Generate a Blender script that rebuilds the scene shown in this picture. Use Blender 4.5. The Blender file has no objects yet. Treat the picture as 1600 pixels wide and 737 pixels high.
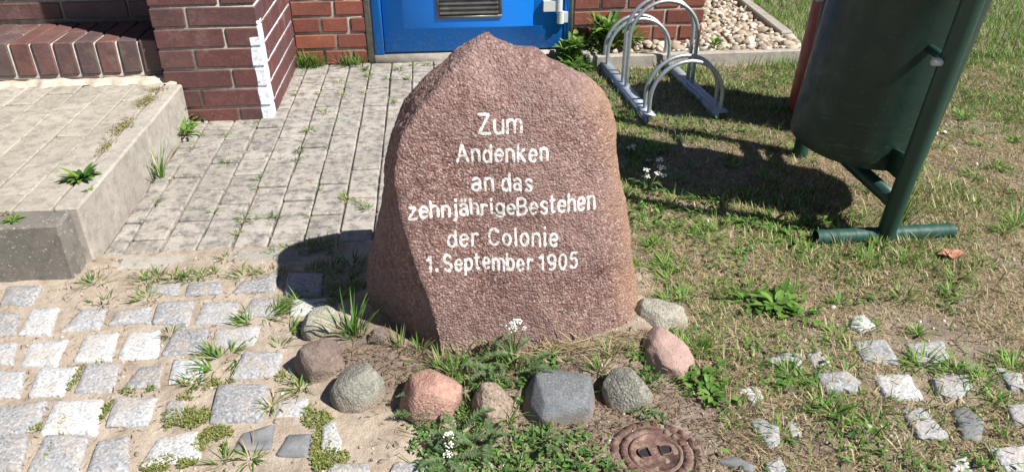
import bpy, bmesh, math, random
import numpy as np
from mathutils import Vector, Matrix, noise as mnoise
from mathutils.bvhtree import BVHTree

R = math.radians
random.seed(7)
rng = np.random.default_rng(11)
scene = bpy.context.scene

# ------------------------------------------------------------------ camera, sky, sun, exposure
CAM_H, PITCH, YAW, FPX = 1.07, R(29.7), R(-5.9), 1200.0
cd = bpy.data.cameras.new('camera')
cam = bpy.data.objects.new('camera', cd)
scene.collection.objects.link(cam)
cam.location = (0, 0, CAM_H)
cam.rotation_euler = (R(90) - PITCH, 0, YAW)
cd.sensor_width = 36.0
cd.lens = FPX / 1600 * 36
cd.clip_start = 0.05
cd.clip_end = 500
scene.camera = cam

SUN_EL = R(48.5)
SUN_DIR = Vector((0.835, -0.55, 0)).normalized()          # horizontal direction towards the sun
world = bpy.data.worlds.new('World')
scene.world = world
world.use_nodes = True
wn = world.node_tree
sky = wn.nodes.new('ShaderNodeTexSky')
sky.sky_type = 'NISHITA'
sky.sun_disc = False
sky.air_density = 0.75
sky.dust_density = 0.25
sky.sun_elevation = SUN_EL
sky.sun_rotation = math.atan2(SUN_DIR.x, SUN_DIR.y)
bg = wn.nodes['Background']
bg.inputs['Strength'].default_value = 0.05
wn.links.new(sky.outputs[0], bg.inputs['Color'])
sd = bpy.data.lights.new('sun', 'SUN')
sd.energy = 5.0
sd.angle = R(0.55)
sd.color = (1.0, 0.95, 0.88)
sun = bpy.data.objects.new('sun', sd)
scene.collection.objects.link(sun)
to_sun = Vector((SUN_DIR.x * math.cos(SUN_EL), SUN_DIR.y * math.cos(SUN_EL), math.sin(SUN_EL)))
sun.rotation_euler = to_sun.to_track_quat('Z', 'Y').to_euler()
sun.location = to_sun * 20
scene.view_settings.view_transform = 'Standard'
scene.view_settings.look = 'None'
scene.view_settings.exposure = 0.86
scene.view_settings.gamma = 1.0

# survey helper: the measured place on the ground (or on a level z) of a point of the site
_fw = np.array([math.sin(-YAW) * math.cos(PITCH), math.cos(YAW) * math.cos(PITCH), -math.sin(PITCH)])
_rt = np.array([math.cos(YAW), math.sin(YAW), 0.0])
_up = np.cross(_rt, _fw)
def G(u, v, z=0.0):
    d = _fw * FPX + _rt * (u - 800) - _up * (v - 368.5)
    p = np.array([0, 0, CAM_H]) + d * ((z - CAM_H) / d[2])
    return float(p[0]), float(p[1])

# ------------------------------------------------------------------ object helpers
COL = scene.collection
def link(name, data, parent=None):
    o = bpy.data.objects.new(name, data)
    COL.objects.link(o)
    if parent is not None:
        o.parent = parent
    return o
def tag(o, label=None, cat=None, group=None, kind=None):
    if label: o['label'] = label
    if cat: o['category'] = cat
    if group: o['group'] = group
    if kind: o['kind'] = kind
    return o
def empty(name, loc=(0, 0, 0), rot=(0, 0, 0)):
    o = link(name, None)
    o.location = loc
    o.rotation_euler = rot
    o.empty_display_size = 0.05
    return o
def mesh_np(name, verts, faces, smooth=False, col=None):
    """verts (n,3); faces list of arrays (m,k) of equal k, joined."""
    me = bpy.data.meshes.new(name)
    verts = np.asarray(verts, dtype=np.float32).reshape(-1, 3)
    if not isinstance(faces, (list, tuple)) or (len(faces) and not isinstance(faces[0], np.ndarray)):
        faces = [np.asarray([f]) for f in faces]
    idx = np.concatenate([f.reshape(-1) for f in faces]).astype(np.int32)
    tot = np.concatenate([np.full(f.shape[0], f.shape[1]) for f in faces]).astype(np.int32)
    start = np.concatenate([[0], np.cumsum(tot)[:-1]]).astype(np.int32)
    me.vertices.add(len(verts)); me.vertices.foreach_set('co', verts.ravel())
    me.loops.add(len(idx)); me.loops.foreach_set('vertex_index', idx)
    me.polygons.add(len(tot)); me.polygons.foreach_set('loop_start', start)
    me.polygons.foreach_set('loop_total', tot)
    if smooth:
        me.polygons.foreach_set('use_smooth', np.ones(len(tot), dtype=bool))
    me.update(calc_edges=True)
    if col is not None:
        a = me.color_attributes.new('tint', 'FLOAT_COLOR', 'POINT')
        c = np.ones((len(verts), 4), dtype=np.float32); c[:, :3] = col
        a.data.foreach_set('color', c.ravel())
    me.validate()
    return me
class MB:
    """collects pieces of ONE part"""
    def __init__(s): s.v = []; s.f = {}; s.c = []; s.n = 0
    def add(s, v, faces, col=None):
        v = np.asarray(v, dtype=float).reshape(-1, 3)
        for f in faces:
            f = np.asarray(f)
            if f.ndim == 1: f = f[None, :]
            s.f.setdefault(f.shape[1], []).append(f + s.n)
        s.v.append(v); s.n += len(v)
        if col is not None:
            col = np.asarray(col, dtype=float)
            s.c.append(np.broadcast_to(col, (len(v), 3)) if col.ndim == 1 else col)
        return s
    def box(s, x0, x1, y0, y1, z0, z1):
        v = [(x, y, z) for z in (z0, z1) for y in (y0, y1) for x in (x0, x1)]
        return s.add(v, [np.array([(0, 2, 3, 1), (4, 5, 7, 6), (0, 1, 5, 4), (1, 3, 7, 5), (3, 2, 6, 7), (2, 0, 4, 6)])])
    def tube(s, pts, r, n=12, cap=True):
        P = np.asarray(pts, dtype=float)
        rr = np.broadcast_to(np.asarray(r, dtype=float), (len(P),))
        T = np.gradient(P, axis=0); T /= np.linalg.norm(T, axis=1)[:, None] + 1e-12
        a = np.array([0, 0, 1.0]) if abs(T[0, 2]) < .9 else np.array([1.0, 0, 0])
        nrm = np.cross(T[0], a); nrm /= np.linalg.norm(nrm)
        V = []
        ang = np.linspace(0, 2 * np.pi, n, endpoint=False)
        for i in range(len(P)):
            nrm = nrm - T[i] * (nrm @ T[i]); nrm /= np.linalg.norm(nrm) + 1e-12
            b = np.cross(T[i], nrm)
            V.append(P[i] + rr[i] * (np.cos(ang)[:, None] * nrm + np.sin(ang)[:, None] * b))
        V = np.concatenate(V)
        k = np.arange(n); q = []
        for i in range(len(P) - 1):
            a0 = i * n
            q.append(np.stack([a0 + k, a0 + (k + 1) % n, a0 + n + (k + 1) % n, a0 + n + k], 1))
        fs = [np.concatenate(q)]
        if cap:
            fs += [k[::-1].copy(), k + (len(P) - 1) * n]
        return s.add(V, fs)
    def lathe(s, prof, n=48, M=None):
        prof = np.asarray(prof, dtype=float)
        ang = np.linspace(0, 2 * np.pi, n, endpoint=False)
        V = np.stack([np.outer(prof[:, 0], np.cos(ang)), np.outer(prof[:, 0], np.sin(ang)),
                      np.repeat(prof[:, 1][:, None], n, 1)], -1).reshape(-1, 3)
        if M is not None:
            V = V @ np.array(M.to_3x3()).T + np.array(M.translation)
        k = np.arange(n)
        q = np.concatenate([np.stack([i * n + k, i * n + (k + 1) % n, (i + 1) * n + (k + 1) % n, (i + 1) * n + k], 1)
                            for i in range(len(prof) - 1)])
        return s.add(V, [q])
    def build(s, name, mat, parent=None, smooth=False, kind=None):
        me = mesh_np(name, np.concatenate(s.v), [np.concatenate(x) for x in s.f.values()], smooth,
                     np.concatenate(s.c) if s.c else None)
        if mat: me.materials.append(mat)
        o = link(name, me, parent)
        if kind: o['kind'] = kind
        return o
def auto_smooth(o, ang=40):
    me = o.data
    me.polygons.foreach_set('use_smooth', np.ones(len(me.polygons), dtype=bool))
    bm = bmesh.new(); bm.from_mesh(me)
    for e in bm.edges:
        if len(e.link_faces) == 2 and e.calc_face_angle(0) > R(ang): e.smooth = False
    bm.to_mesh(me); bm.free()
def origin_to(o, loc):
    """put the object's origin at loc without moving the mesh"""
    loc = Vector(loc)
    o.data.transform(Matrix.Translation(-loc)); o.location = loc
    return o

# ------------------------------------------------------------------ numpy noise
def _h(ix, iy, s):
    v = np.sin(ix * 127.1 + iy * 311.7 + s * 74.7) * 43758.5453
    return v - np.floor(v)
def vnoise(x, y, s=0):
    ix, iy = np.floor(x), np.floor(y); fx, fy = x - ix, y - iy
    fx = fx * fx * (3 - 2 * fx); fy = fy * fy * (3 - 2 * fy)
    a = _h(ix, iy, s); b = _h(ix + 1, iy, s); c = _h(ix, iy + 1, s); d = _h(ix + 1, iy + 1, s)
    return a + (b - a) * fx + (c - a) * fy + (a - b - c + d) * fx * fy
def fbm(x, y, sc, s=0, o=3):
    t = 0; w = 0
    for i in range(o):
        t = t + vnoise(x * sc * 2 ** i + 13.7 * i, y * sc * 2 ** i + 7.1 * i, s + i) * .5 ** i; w += .5 ** i
    return t / w
def sstep(a, b, x):
    t = np.clip((x - a) / (b - a), 0, 1); return t * t * (3 - 2 * t)

# ------------------------------------------------------------------ materials
class NT:
    def __init__(s, name, rough=.9, spec=.3):
        s.m = bpy.data.materials.new(name); s.m.use_nodes = True
        s.t = s.m.node_tree; s.b = s.t.nodes['Principled BSDF']
        s.b.inputs['Roughness'].default_value = rough
        s.b.inputs['Specular IOR Level'].default_value = spec
        s._pos = None
    def n(s, ty, **kw):
        x = s.t.nodes.new(ty)
        for k, v in kw.items(): setattr(x, k, v)
        return x
    def l(s, a, b): s.t.links.new(a, b)
    def pos(s):
        if s._pos is None: s._pos = s.n('ShaderNodeNewGeometry').outputs['Position']
        return s._pos
    def noise(s, scale, detail=4, rough=.55, vec=None, dist=0):
        x = s.n('ShaderNodeTexNoise'); x.inputs['Scale'].default_value = scale
        x.inputs['Detail'].default_value = detail; x.inputs['Roughness'].default_value = rough
        x.inputs['Distortion'].default_value = dist
        s.l(vec or s.pos(), x.inputs['Vector']); return x.outputs['Fac']
    def voro(s, scale, out='Distance', vec=None, feature='F1'):
        x = s.n('ShaderNodeTexVoronoi', feature=feature); x.inputs['Scale'].default_value = scale
        s.l(vec or s.pos(), x.inputs['Vector']); return x.outputs[out]
    def ramp(s, fac, stops, interp='LINEAR'):
        x = s.n('ShaderNodeValToRGB'); e = x.color_ramp.elements; x.color_ramp.interpolation = interp
        while len(e) < len(stops): e.new(.5)
        for i, (p, c) in enumerate(stops):
            e[i].position = p
            e[i].color = (c, c, c, 1) if isinstance(c, (int, float)) else (*c, 1)
        s.l(fac, x.inputs['Fac']); return x.outputs['Color']
    def mix(s, fac, a, b, mode='MIX'):
        x = s.n('ShaderNodeMix', data_type='RGBA', blend_type=mode, clamp_factor=True)
        for sock, v in ((x.inputs[0], fac), (x.inputs[6], a), (x.inputs[7], b)):
            if isinstance(v, (int, float)): sock.default_value = v if sock.type == 'VALUE' else (v, v, v, 1)
            elif isinstance(v, tuple): sock.default_value = (*v, 1)
            else: s.l(v, sock)
        return x.outputs[2]
    def math(s, op, a, b=0.0, c=None, clamp=False):
        x = s.n('ShaderNodeMath', operation=op, use_clamp=clamp)
        for i, v in enumerate((a, b) if c is None else (a, b, c)):
            if isinstance(v, (int, float)): x.inputs[i].default_value = v
            else: s.l(v, x.inputs[i])
        return x.outputs[0]
    def xyz(s, vec=None):
        x = s.n('ShaderNodeSeparateXYZ'); s.l(vec or s.pos(), x.inputs[0]); return x.outputs
    def rand(s): return s.n('ShaderNodeObjectInfo').outputs['Random']
    def bump(s, h, strength=.5, dist=.01):
        x = s.n('ShaderNodeBump'); x.inputs['Strength'].default_value = strength
        x.inputs['Distance'].default_value = dist
        s.l(h, x.inputs['Height']); s.l(x.outputs[0], s.b.inputs['Normal'])
    def color(s, c):
        if isinstance(c, tuple): s.b.inputs['Base Color'].default_value = (*c, 1)
        else: s.l(c, s.b.inputs['Base Color'])
    def rough(s, r): s.l(r, s.b.inputs['Roughness'])

def granite(name, dark, mid, light, speck, scale=1.0, bumpd=.004, stain=None):
    k = NT(name, .85, .3)
    f1 = k.noise(150 * scale, 4, .68)
    base = k.ramp(f1, [(.3, dark), (.5, mid), (.72, light)])
    cell = k.voro(230 * scale, 'Color')
    cx = k.xyz(cell)[0]
    base = k.mix(k.ramp(cx, [(.70, 0), (.74, .75)]), base, speck)
    base = k.mix(k.ramp(k.xyz(cell)[1], [(.78, 0), (.82, .7)]), base, tuple(x * .45 for x in dark))
    big = k.noise(7 * scale, 4, .6)
    hue = k.noise(4.2 * scale, 3, .55)
    base = k.mix(k.ramp(hue, [(.40, 0), (.62, .6)]), base, tuple(light[i] * .8 + (.02, .03, .035)[i] for i in range(3)))
    cr = k.xyz(k.voro(85 * scale, 'Color'))
    base = k.mix(k.ramp(cr[2], [(.55, 0), (.8, .34)]), base, tuple(light[i] * 1.05 for i in range(3)))
    base = k.mix(k.ramp(cr[0], [(.68, 0), (.9, .40)]), base, tuple(dark[i] * 1.05 for i in range(3)))
    pit = k.ramp(k.noise(210 * scale, 3, .6), [(.30, .75), (.42, 0)])
    base = k.mix(pit, base, tuple(v * .5 for v in dark))
    base = k.mix(.3, base, k.ramp(big, [(.3, dark), (.7, light)]))
    if stain: base = stain(k, base)
    else:
        dz = k.math('ADD', k.xyz()[2], k.math('MULTIPLY', k.noise(28, 4, .65), .05))
        base = k.mix(k.math('MULTIPLY', k.ramp(dz, [(.030, .8), (.062, 0)]), k.ramp(k.noise(75, 4, .7), [(.35, .2), (.55, 1)])), base, (.26, .20, .15))
        base = k.mix(k.ramp(k.noise(42, 6, .75), [(.62, 0), (.68, .4)]), base, (.36, .34, .28))
    k.color(base)
    h = k.math('ADD', k.noise(170 * scale, 4, .68), k.math('MULTIPLY', k.voro(210 * scale), -.6))
    k.bump(h, .8, bumpd)
    return k.m
def tan_side(k, base):
    x, y, z = k.xyz()
    spl = k.math('MULTIPLY', k.ramp(k.noise(34, 5, .7), [(.42, 0), (.62, .7)]), k.ramp(k.math('ADD', z, k.math('MULTIPLY', k.noise(8, 3), .10)), [(.06, 1), (.15, 0)]))
    base = k.mix(spl, base, (.30, .235, .175))
    lich = k.math('MULTIPLY', k.ramp(k.noise(30, 6, .72), [(.60, 0), (.66, .55)]), k.ramp(k.noise(5, 3), [(.5, 0), (.62, 1)]))
    base = k.mix(lich, base, (.40, .36, .31))
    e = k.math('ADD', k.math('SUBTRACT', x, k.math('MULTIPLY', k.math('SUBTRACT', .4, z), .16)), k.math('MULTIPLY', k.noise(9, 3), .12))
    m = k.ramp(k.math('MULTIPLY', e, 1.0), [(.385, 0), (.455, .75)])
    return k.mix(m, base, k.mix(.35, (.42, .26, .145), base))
M = {}
M['memorial'] = granite('memorial_granite', (.092, .043, .037), (.215, .110, .094), (.335, .220, .194), (.52, .41, .38), 1.0, .009, tan_side)
def mk_plain(name, c0, c1, sc=30, rough=.9, bumpd=.002, bsc=200, spec=.3):
    k = NT(name, rough, spec)
    k.color(k.ramp(k.noise(sc, 5, .6), [(.3, c0), (.7, c1)]))
    k.bump(k.noise(bsc, 4, .6), .6, bumpd)
    return k.m
M['stone_pink'] = granite('pink_granite', (.20, .09, .065), (.34, .17, .13), (.46, .28, .22), (.5, .38, .32), 1.0)
M['stone_grey'] = granite('grey_lichen_granite', (.085, .085, .07), (.19, .185, .155), (.30, .29, .25), (.36, .35, .30), 1.0)
M['stone_brown'] = granite('brown_sandstone', (.085, .06, .05), (.15, .108, .09), (.21, .155, .13), (.26, .2, .17), 1.1, .003)
M['stone_dark'] = granite('dark_blue_grey_stone', (.085, .092, .10), (.13, .14, .15), (.19, .20, .21), (.24, .25, .26), 1.5, .0015)
M['stone_pale'] = granite('pale_green_grey_granite', (.15, .14, .11), (.28, .265, .21), (.38, .36, .30), (.42, .40, .35), 1.0)
M['stone_rose'] = granite('rose_stone', (.27, .17, .145), (.34, .22, .185), (.42, .29, .25), (.45, .34, .3), 1.4, .0015)
M['stone_tan'] = granite('tan_grey_stone', (.14, .10, .075), (.24, .185, .14), (.34, .27, .22), (.38, .32, .26), .9)
# granite setts: each its own tone
k = NT('sett_granite', .85, .35)
r = k.rand()
b0 = k.ramp(r, [(0, (.21, .215, .225)), (.25, (.30, .305, .315)), (.45, (.24, .246, .256)), (.6, (.42, .43, .44)), (.8, (.52, .53, .535)), (1, (.33, .335, .34))], 'LINEAR')
sp = k.voro(240, 'Color')
b0 = k.mix(k.ramp(k.xyz(sp)[0], [(.62, 0), (.68, .5)]), b0, k.mix(.55, b0, (.62, .63, .64)))
b0 = k.mix(k.ramp(k.xyz(sp)[1], [(.74, 0), (.80, .6)]), b0, k.mix(.6, b0, (.05, .052, .056)))
dust = k.ramp(k.noise(22, 5, .65), [(.46, 0), (.72, .7)])
b0 = k.mix(dust, b0, (.40, .335, .265))
k.color(b0)
k.bump(k.math('ADD', k.noise(120, 4, .6), k.math('MULTIPLY', k.noise(30, 3), .8)), .7, .004)
M['sett'] = k.m
k = NT('dark_sett', .8, .35)
k.color(k.ramp(k.noise(35, 5, .6), [(.3, (.11, .115, .125)), (.6, (.19, .195, .20)), (.8, (.34, .30, .25))]))
k.bump(k.noise(120, 4, .6), .5, .003)
M['sett_dark'] = k.m
# ground: sand where it is walked, darker dry earth with litter where grass grows
k = NT('sandy_ground', .95, .15)
x, y, z = k.xyz()
sand = k.ramp(k.noise(18, 6, .66), [(.28, (.25, .20, .155)), (.46, (.40, .335, .265)), (.72, (.51, .445, .37))])
sand = k.mix(k.ramp(k.noise(11, 6, .7), [(.50, 0), (.68, .6)]), sand, (.22, .17, .125))
sand = k.mix(k.ramp(k.voro(420, 'Color'), [(.0, 0), (1, .35)]), sand, (.27, .21, .165))
soil = k.ramp(k.noise(26, 7, .7), [(.28, (.10, .074, .056)), (.5, (.195, .152, .117)), (.72, (.34, .28, .22))])
lim = k.math('ADD', .03, k.math('MULTIPLY', k.math('DIVIDE', k.math('SUBTRACT', y, 1.26), .15, clamp=True), .40))
edge = k.math('ADD', k.math('SUBTRACT', x, lim), k.math('MULTIPLY', k.math('SUBTRACT', k.noise(6, 4), .5), .36))
near_stone = k.math('SUBTRACT', 1.0, k.math('DIVIDE', k.math('SQRT', k.math('ADD', k.math('POWER', k.math('MULTIPLY', k.math('SUBTRACT', x, .02), .62), 2.0), k.math('POWER', k.math('SUBTRACT', y, 1.34), 2.0))), .21))
near_stone = k.math('ADD', near_stone, k.math('MULTIPLY', k.math('SUBTRACT', k.noise(9, 4), .5), .6))
mask = k.math('MAXIMUM', k.ramp(edge, [(.0, 0), (.16, 1)]), k.ramp(near_stone, [(.05, 0), (.3, 1)]))
patch = k.ramp(k.noise(3.3, 4, .6), [(.38, 1.0), (.62, .72)])
k.color(k.mix(k.math('MULTIPLY', mask, patch), sand, soil))
k.bump(k.math('ADD', k.noise(260, 4, .7), k.math('MULTIPLY', k.noise(60, 4), 1.3)), .9, .004)
M['ground'] = k.m
k = NT('joint_sand', .95, .15)
k.color(k.ramp(k.noise(16, 6, .65), [(.3, (.07, .058, .046)), (.5, (.17, .14, .108)), (.68, (.40, .335, .265))]))
k.bump(k.noise(240, 4, .7), .8, .003)
M['joint_sand'] = k.m
def concrete(name, c0, c1, dark, amt):
    k = NT(name, .92, .2)
    r = k.rand()
    c = k.ramp(k.noise(9, 6, .65), [(.3, c0), (.7, c1)])
    c = k.mix(k.math('MULTIPLY', k.math('SUBTRACT', r, .5), .22), c, (.62, .58, .52)) 
    c = k.mix(k.ramp(r, [(0, .22), (.6, 0)]), c, tuple(v * .6 for v in c0))
    blot = k.ramp(k.noise(26, 7, .72), [(.46, 0), (.62, amt)])
    c = k.mix(blot, c, dark)
    c = k.mix(k.ramp(k.noise(330, 2), [(.60, 0), (.7, .4)]), c, (.16, .145, .125))
    c = k.mix(k.ramp(k.voro(210, 'Color'), [(.82, 0), (.9, .4)]), c, (.58, .55, .5))
    k.color(c)
    k.bump(k.math('ADD', k.noise(300, 3, .7), k.math('MULTIPLY', k.noise(50, 4), .8)), .7, .003)
    return k.m
M['paver'] = concrete('weathered_paver', (.27, .25, .22), (.40, .372, .33), (.115, .112, .105), .85)
M['paver_top'] = concrete('pale_paver', (.32, .295, .248), (.42, .388, .33), (.17, .158, .132), .6)
M['kerb'] = concrete('kerb_concrete', (.30, .275, .24), (.41, .38, .335), (.20, .19, .165), .5)
M['kerb_dark'] = concrete('dark_weathered_concrete', (.15, .14, .124), (.215, .20, .176), (.10, .093, .082), .5)
M['mortar_pale'] = mk_plain('crumbly_mortar', (.34, .29, .225), (.56, .50, .41), 40, .95, .004, 160)

def paint_mask(k):
    """hand-painted white band on the pier's outer corner (x=-.625, y=2.86)"""
    x, y, z = k.xyz()
    wob = k.math('MULTIPLY', k.math('SUBTRACT', k.noise(17, 3, .55), .5), .022)
    zz = k.math('ADD', z, k.math('MULTIPLY', wob, 1.2))
    front = k.math('GREATER_THAN', k.math('ADD', x, wob), -.662)
    fz = k.math('LESS_THAN', zz, .315)
    side_w = k.math('ADD', 2.925, k.math('MULTIPLY', wob, 1.1))
    side = k.math('MULTIPLY', k.math('LESS_THAN', y, side_w), k.math('LESS_THAN', zz, .37))
    isfront = k.math('LESS_THAN', x, -.6295)
    m = k.math('ADD', k.math('MULTIPLY', k.math('MULTIPLY', front, fz), isfront), k.math('MULTIPLY', side, k.math('SUBTRACT', 1.0, isfront)), clamp=True)
    wear = k.ramp(k.noise(48, 5, .75), [(.30, .35), (.50, .97)])
    return k.math('MULTIPLY', m, wear)
def brick(name, stops, paint=False, mott=(.045, .03, .032)):
    k = NT(name, .62, .4)
    c = k.ramp(k.rand(), stops)
    c = k.mix(k.ramp(k.noise(14, 5, .65), [(.35, 0), (.7, .55)]), c, mott)
    c = k.mix(k.ramp(k.noise(45, 4, .6), [(.5, 0), (.75, .3)]), c, (.26, .10, .075))
    fl = k.math('MULTIPLY', k.ramp(k.voro(75), [(.06, 1), (.13, 0)]), k.ramp(k.noise(6, 3), [(.5, 0), (.62, .6)]))
    c = k.mix(fl, c, (.55, .5, .46))
    c = k.mix(k.ramp(k.noise(9, 5, .7), [(.56, 0), (.8, .35)]), c, (.36, .31, .27))
    if paint:
        c = k.mix(paint_mask(k), c, (.74, .79, .86))
    k.color(c)
    k.bump(k.noise(70, 5, .65), .5, .004)
    return k.m
PURPLE = [(0, (.105, .042, .040)), (.3, (.15, .052, .046)), (.55, (.085, .05, .052)), (.8, (.13, .048, .042)), (1, (.115, .06, .058))]
STEP = [(0, (.12, .065, .06)), (.35, (.10, .075, .075)), (.6, (.16, .075, .065)), (1, (.115, .085, .085))]
REDS = [(0, (.17, .05, .036)), (.35, (.26, .085, .05)), (.6, (.14, .042, .034)), (1, (.22, .075, .05))]
M['brick_pier'] = brick('clinker_brick', PURPLE, True)
M['brick_step'] = brick('step_clinker', STEP)
M['brick_wall'] = brick('red_brick', REDS, mott=(.10, .035, .03))
def mortar(name, c0, c1, paint=False):
    k = NT(name, .95, .15)
    c = k.ramp(k.noise(40, 5, .65), [(.3, c0), (.7, c1)])
    if paint:
        x, y, z = k.xyz()
        m = paint_mask(k)
        side = k.math('MULTIPLY', k.math('GREATER_THAN', x, -.632), k.ramp(k.noise(7, 4), [(.38, .15), (.55, .95)]))
        c = k.mix(k.math('MAXIMUM', m, side), c, (.74, .79, .86))
    k.color(c)
    k.bump(k.noise(220, 4, .7), .8, .003)
    return k.m
M['mortar_pier'] = mortar('pier_mortar', (.26, .235, .20), (.42, .385, .335), True)
M['mortar'] = mortar('wall_mortar', (.27, .25, .215), (.44, .41, .36))
# brickwork above head of the picture: courses by texture
k = NT('upper_brickwork', .7, .35)
x, y, z = k.xyz()
cmb = k.n('ShaderNodeCombineXYZ'); k.l(k.math('ADD', x, y), cmb.inputs[0]); k.l(z, cmb.inputs[1])
bt = k.n('ShaderNodeTexBrick'); k.l(cmb.outputs[0], bt.inputs['Vector'])
bt.inputs['Scale'].default_value = 1; bt.inputs['Brick Width'].default_value = .25; bt.inputs['Row Height'].default_value = .0755
bt.inputs['Mortar Size'].default_value = .0055; bt.inputs['Color1'].default_value = (.15, .05, .04, 1)
bt.inputs['Color2'].default_value = (.10, .045, .042, 1); bt.inputs['Mortar'].default_value = (.36, .33, .29, 1)
k.color(bt.outputs['Color'])
M['upper_brick'] = k.m

def paint(name, c, rough=.4, wear=None, spec=.5, scratch=None):
    k = NT(name, rough, spec)
    col = k.mix(k.ramp(k.noise(8, 5, .6), [(.35, 0), (.75, .25)]), c, tuple(v * .7 for v in c))
    if wear: col = k.mix(k.ramp(k.noise(42, 6, .75), [(.66, 0), (.70, 1)]), col, wear)
    if scratch: col = k.mix(k.ramp(k.voro(55), [(.05, .8), (.075, 0)]), col, scratch)
    k.color(col)
    k.rough(k.ramp(k.noise(18, 5, .6), [(.3, rough * .8), (.7, min(1, rough * 1.35))]))
    k.bump(k.noise(70, 3), .15, .0015)
    return k.m
k = NT('blue_paint', .4, .5)
x, y, z = k.xyz()
c = k.mix(k.ramp(k.noise(5, 5, .6), [(.35, 0), (.75, .22)]), (.002, .25, .94), (.01, .19, .72))
spl = k.math('MULTIPLY', k.ramp(k.noise(70, 5, .75), [(.50, 0), (.66, .55)]), k.ramp(z, [(.04, 1), (.16, .05)]))
c = k.mix(spl, c, (.42, .37, .30))
c = k.mix(k.ramp(k.voro(48), [(.035, .5), (.06, 0)]), c, (.25, .36, .5))
k.color(c); k.rough(k.ramp(k.noise(14, 5, .6), [(.3, .32), (.7, .6)])); k.bump(k.noise(90, 3), .12, .001)
M['blue'] = k.m
k = NT('dark_green_enamel', .42, .5)
x, y, z = k.xyz()
c = k.mix(k.ramp(k.noise(6, 5, .6), [(.35, 0), (.75, .3)]), (.007, .030, .022), (.012, .030, .026))
c = k.mix(k.ramp(k.voro(50), [(.045, .7), (.07, 0)]), c, (.16, .2, .18))
strm = k.n('ShaderNodeMapping'); strm.inputs['Scale'].default_value = (9, 9, 60); k.l(k.pos(), strm.inputs['Vector'])
scr = k.math('MULTIPLY', k.ramp(k.noise(1.6, 4, .7, strm.outputs[0]), [(.60, 0), (.66, .55)]), k.ramp(z, [(.20, 1), (.34, .12)]))
c = k.mix(scr, c, (.13, .17, .15))
c = k.mix(k.math('MULTIPLY', k.ramp(k.noise(40, 5, .7), [(.48, 0), (.7, .5)]), k.ramp(z, [(.18, .8), (.30, 0)])), c, (.13, .11, .085))
k.color(c); k.rough(k.ramp(k.noise(20, 5, .65), [(.3, .32), (.7, .62)])); k.bump(k.noise(11, 3), .25, .006)
M['green_plain'] = k.m
M['green_pole'] = paint('dark_green_pole_paint', (.013, .050, .037), .38, None, .5)
M['green_wrap'] = paint('green_foil', (.016, .062, .047), .55, None, .35)
M['red'] = paint('red_paint', (.20, .016, .016), .45)
M['gap_black'] = paint('dark_gap', (.012, .012, .013), .8)  # near-black fill for the door slits and the lid pockets
k = NT('galvanised_steel', .48, .5); k.b.inputs['Metallic'].default_value = .75
k.color(k.ramp(k.voro(120, 'Distance'), [(.0, (.30, .34, .36)), (.6, (.46, .51, .53))])); k.bump(k.noise(150, 3), .1, .001)
M['galv'] = k.m
k = NT('rail_steel', .6, .5); k.b.inputs['Metallic'].default_value = .45
k.color(k.ramp(k.noise(60, 4), [(.3, (.26, .30, .35)), (.7, (.40, .45, .52))]))
M['rail'] = k.m
k = NT('grille_metal', .45, .5); k.b.inputs['Metallic'].default_value = .6
k.color(k.ramp(k.noise(25, 4), [(.3, (.15, .145, .13)), (.7, (.27, .26, .24))]))
M['grille'] = k.m
M['hinge'] = paint('hinge_white', (.50, .53, .52), .45)
M['bolt'] = paint('bolt_pale', (.5, .55, .5), .4)
k = NT('rusty_iron', .8, .4)
c = k.ramp(k.noise(60, 6, .7), [(.3, (.06, .032, .027)), (.5, (.115, .062, .050)), (.7, (.19, .115, .092))])
k.color(k.mix(k.ramp(k.noise(38, 6, .7), [(.5, 0), (.66, .7)]), c, (.30, .235, .18)))
k.bump(k.noise(300, 4), .5, .001)
M['iron'] = k.m
k = NT('white_letter_paint', .7, .3)
k.color(k.ramp(k.noise(110, 5, .7), [(.33, (.27, .19, .17)), (.43, (.58, .55, .53)), (.6, (.74, .74, .72))]))
k.bump(k.noise(150, 4, .7), .9, .006)
M['letters'] = k.m
# plants: colour per blade from the 'tint' attribute, thin translucent leaf
def leafmat(name, trans=.35, rough=.55):
    m = bpy.data.materials.new(name); m.use_nodes = True; t = m.node_tree; b = t.nodes['Principled BSDF']; out = t.nodes['Material Output']
    a = t.nodes.new('ShaderNodeAttribute'); a.attribute_name = 'tint'
    t.links.new(a.outputs['Color'], b.inputs['Base Color']); b.inputs['Roughness'].default_value = rough
    b.inputs['Specular IOR Level'].default_value = .3
    tr = t.nodes.new('ShaderNodeBsdfTranslucent'); t.links.new(a.outputs['Color'], tr.inputs['Color'])
    mx = t.nodes.new('ShaderNodeMixShader'); mx.inputs[0].default_value = trans
    t.links.new(b.outputs[0], mx.inputs[1]); t.links.new(tr.outputs[0], mx.inputs[2]); t.links.new(mx.outputs[0], out.inputs['Surface'])
    return m
M['leaf'] = leafmat('leaf')
k = NT('pebble_mix', .8, .3)
a = k.n('ShaderNodeAttribute', attribute_name='tint'); k.l(a.outputs['Color'], k.b.inputs['Base Color'])
M['pebble'] = k.m
k = NT('white_petal', .8, .2); k.color((.78, .78, .74)); M['petal'] = k.m
k = NT('dead_leaf', .8, .2); k.color(k.ramp(k.noise(60, 4), [(.3, (.30, .13, .09)), (.7, (.46, .23, .16))])); M['deadleaf'] = k.m
M['twig'] = mk_plain('dry_wood', (.16, .10, .065), (.36, .24, .16), 60)

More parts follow.
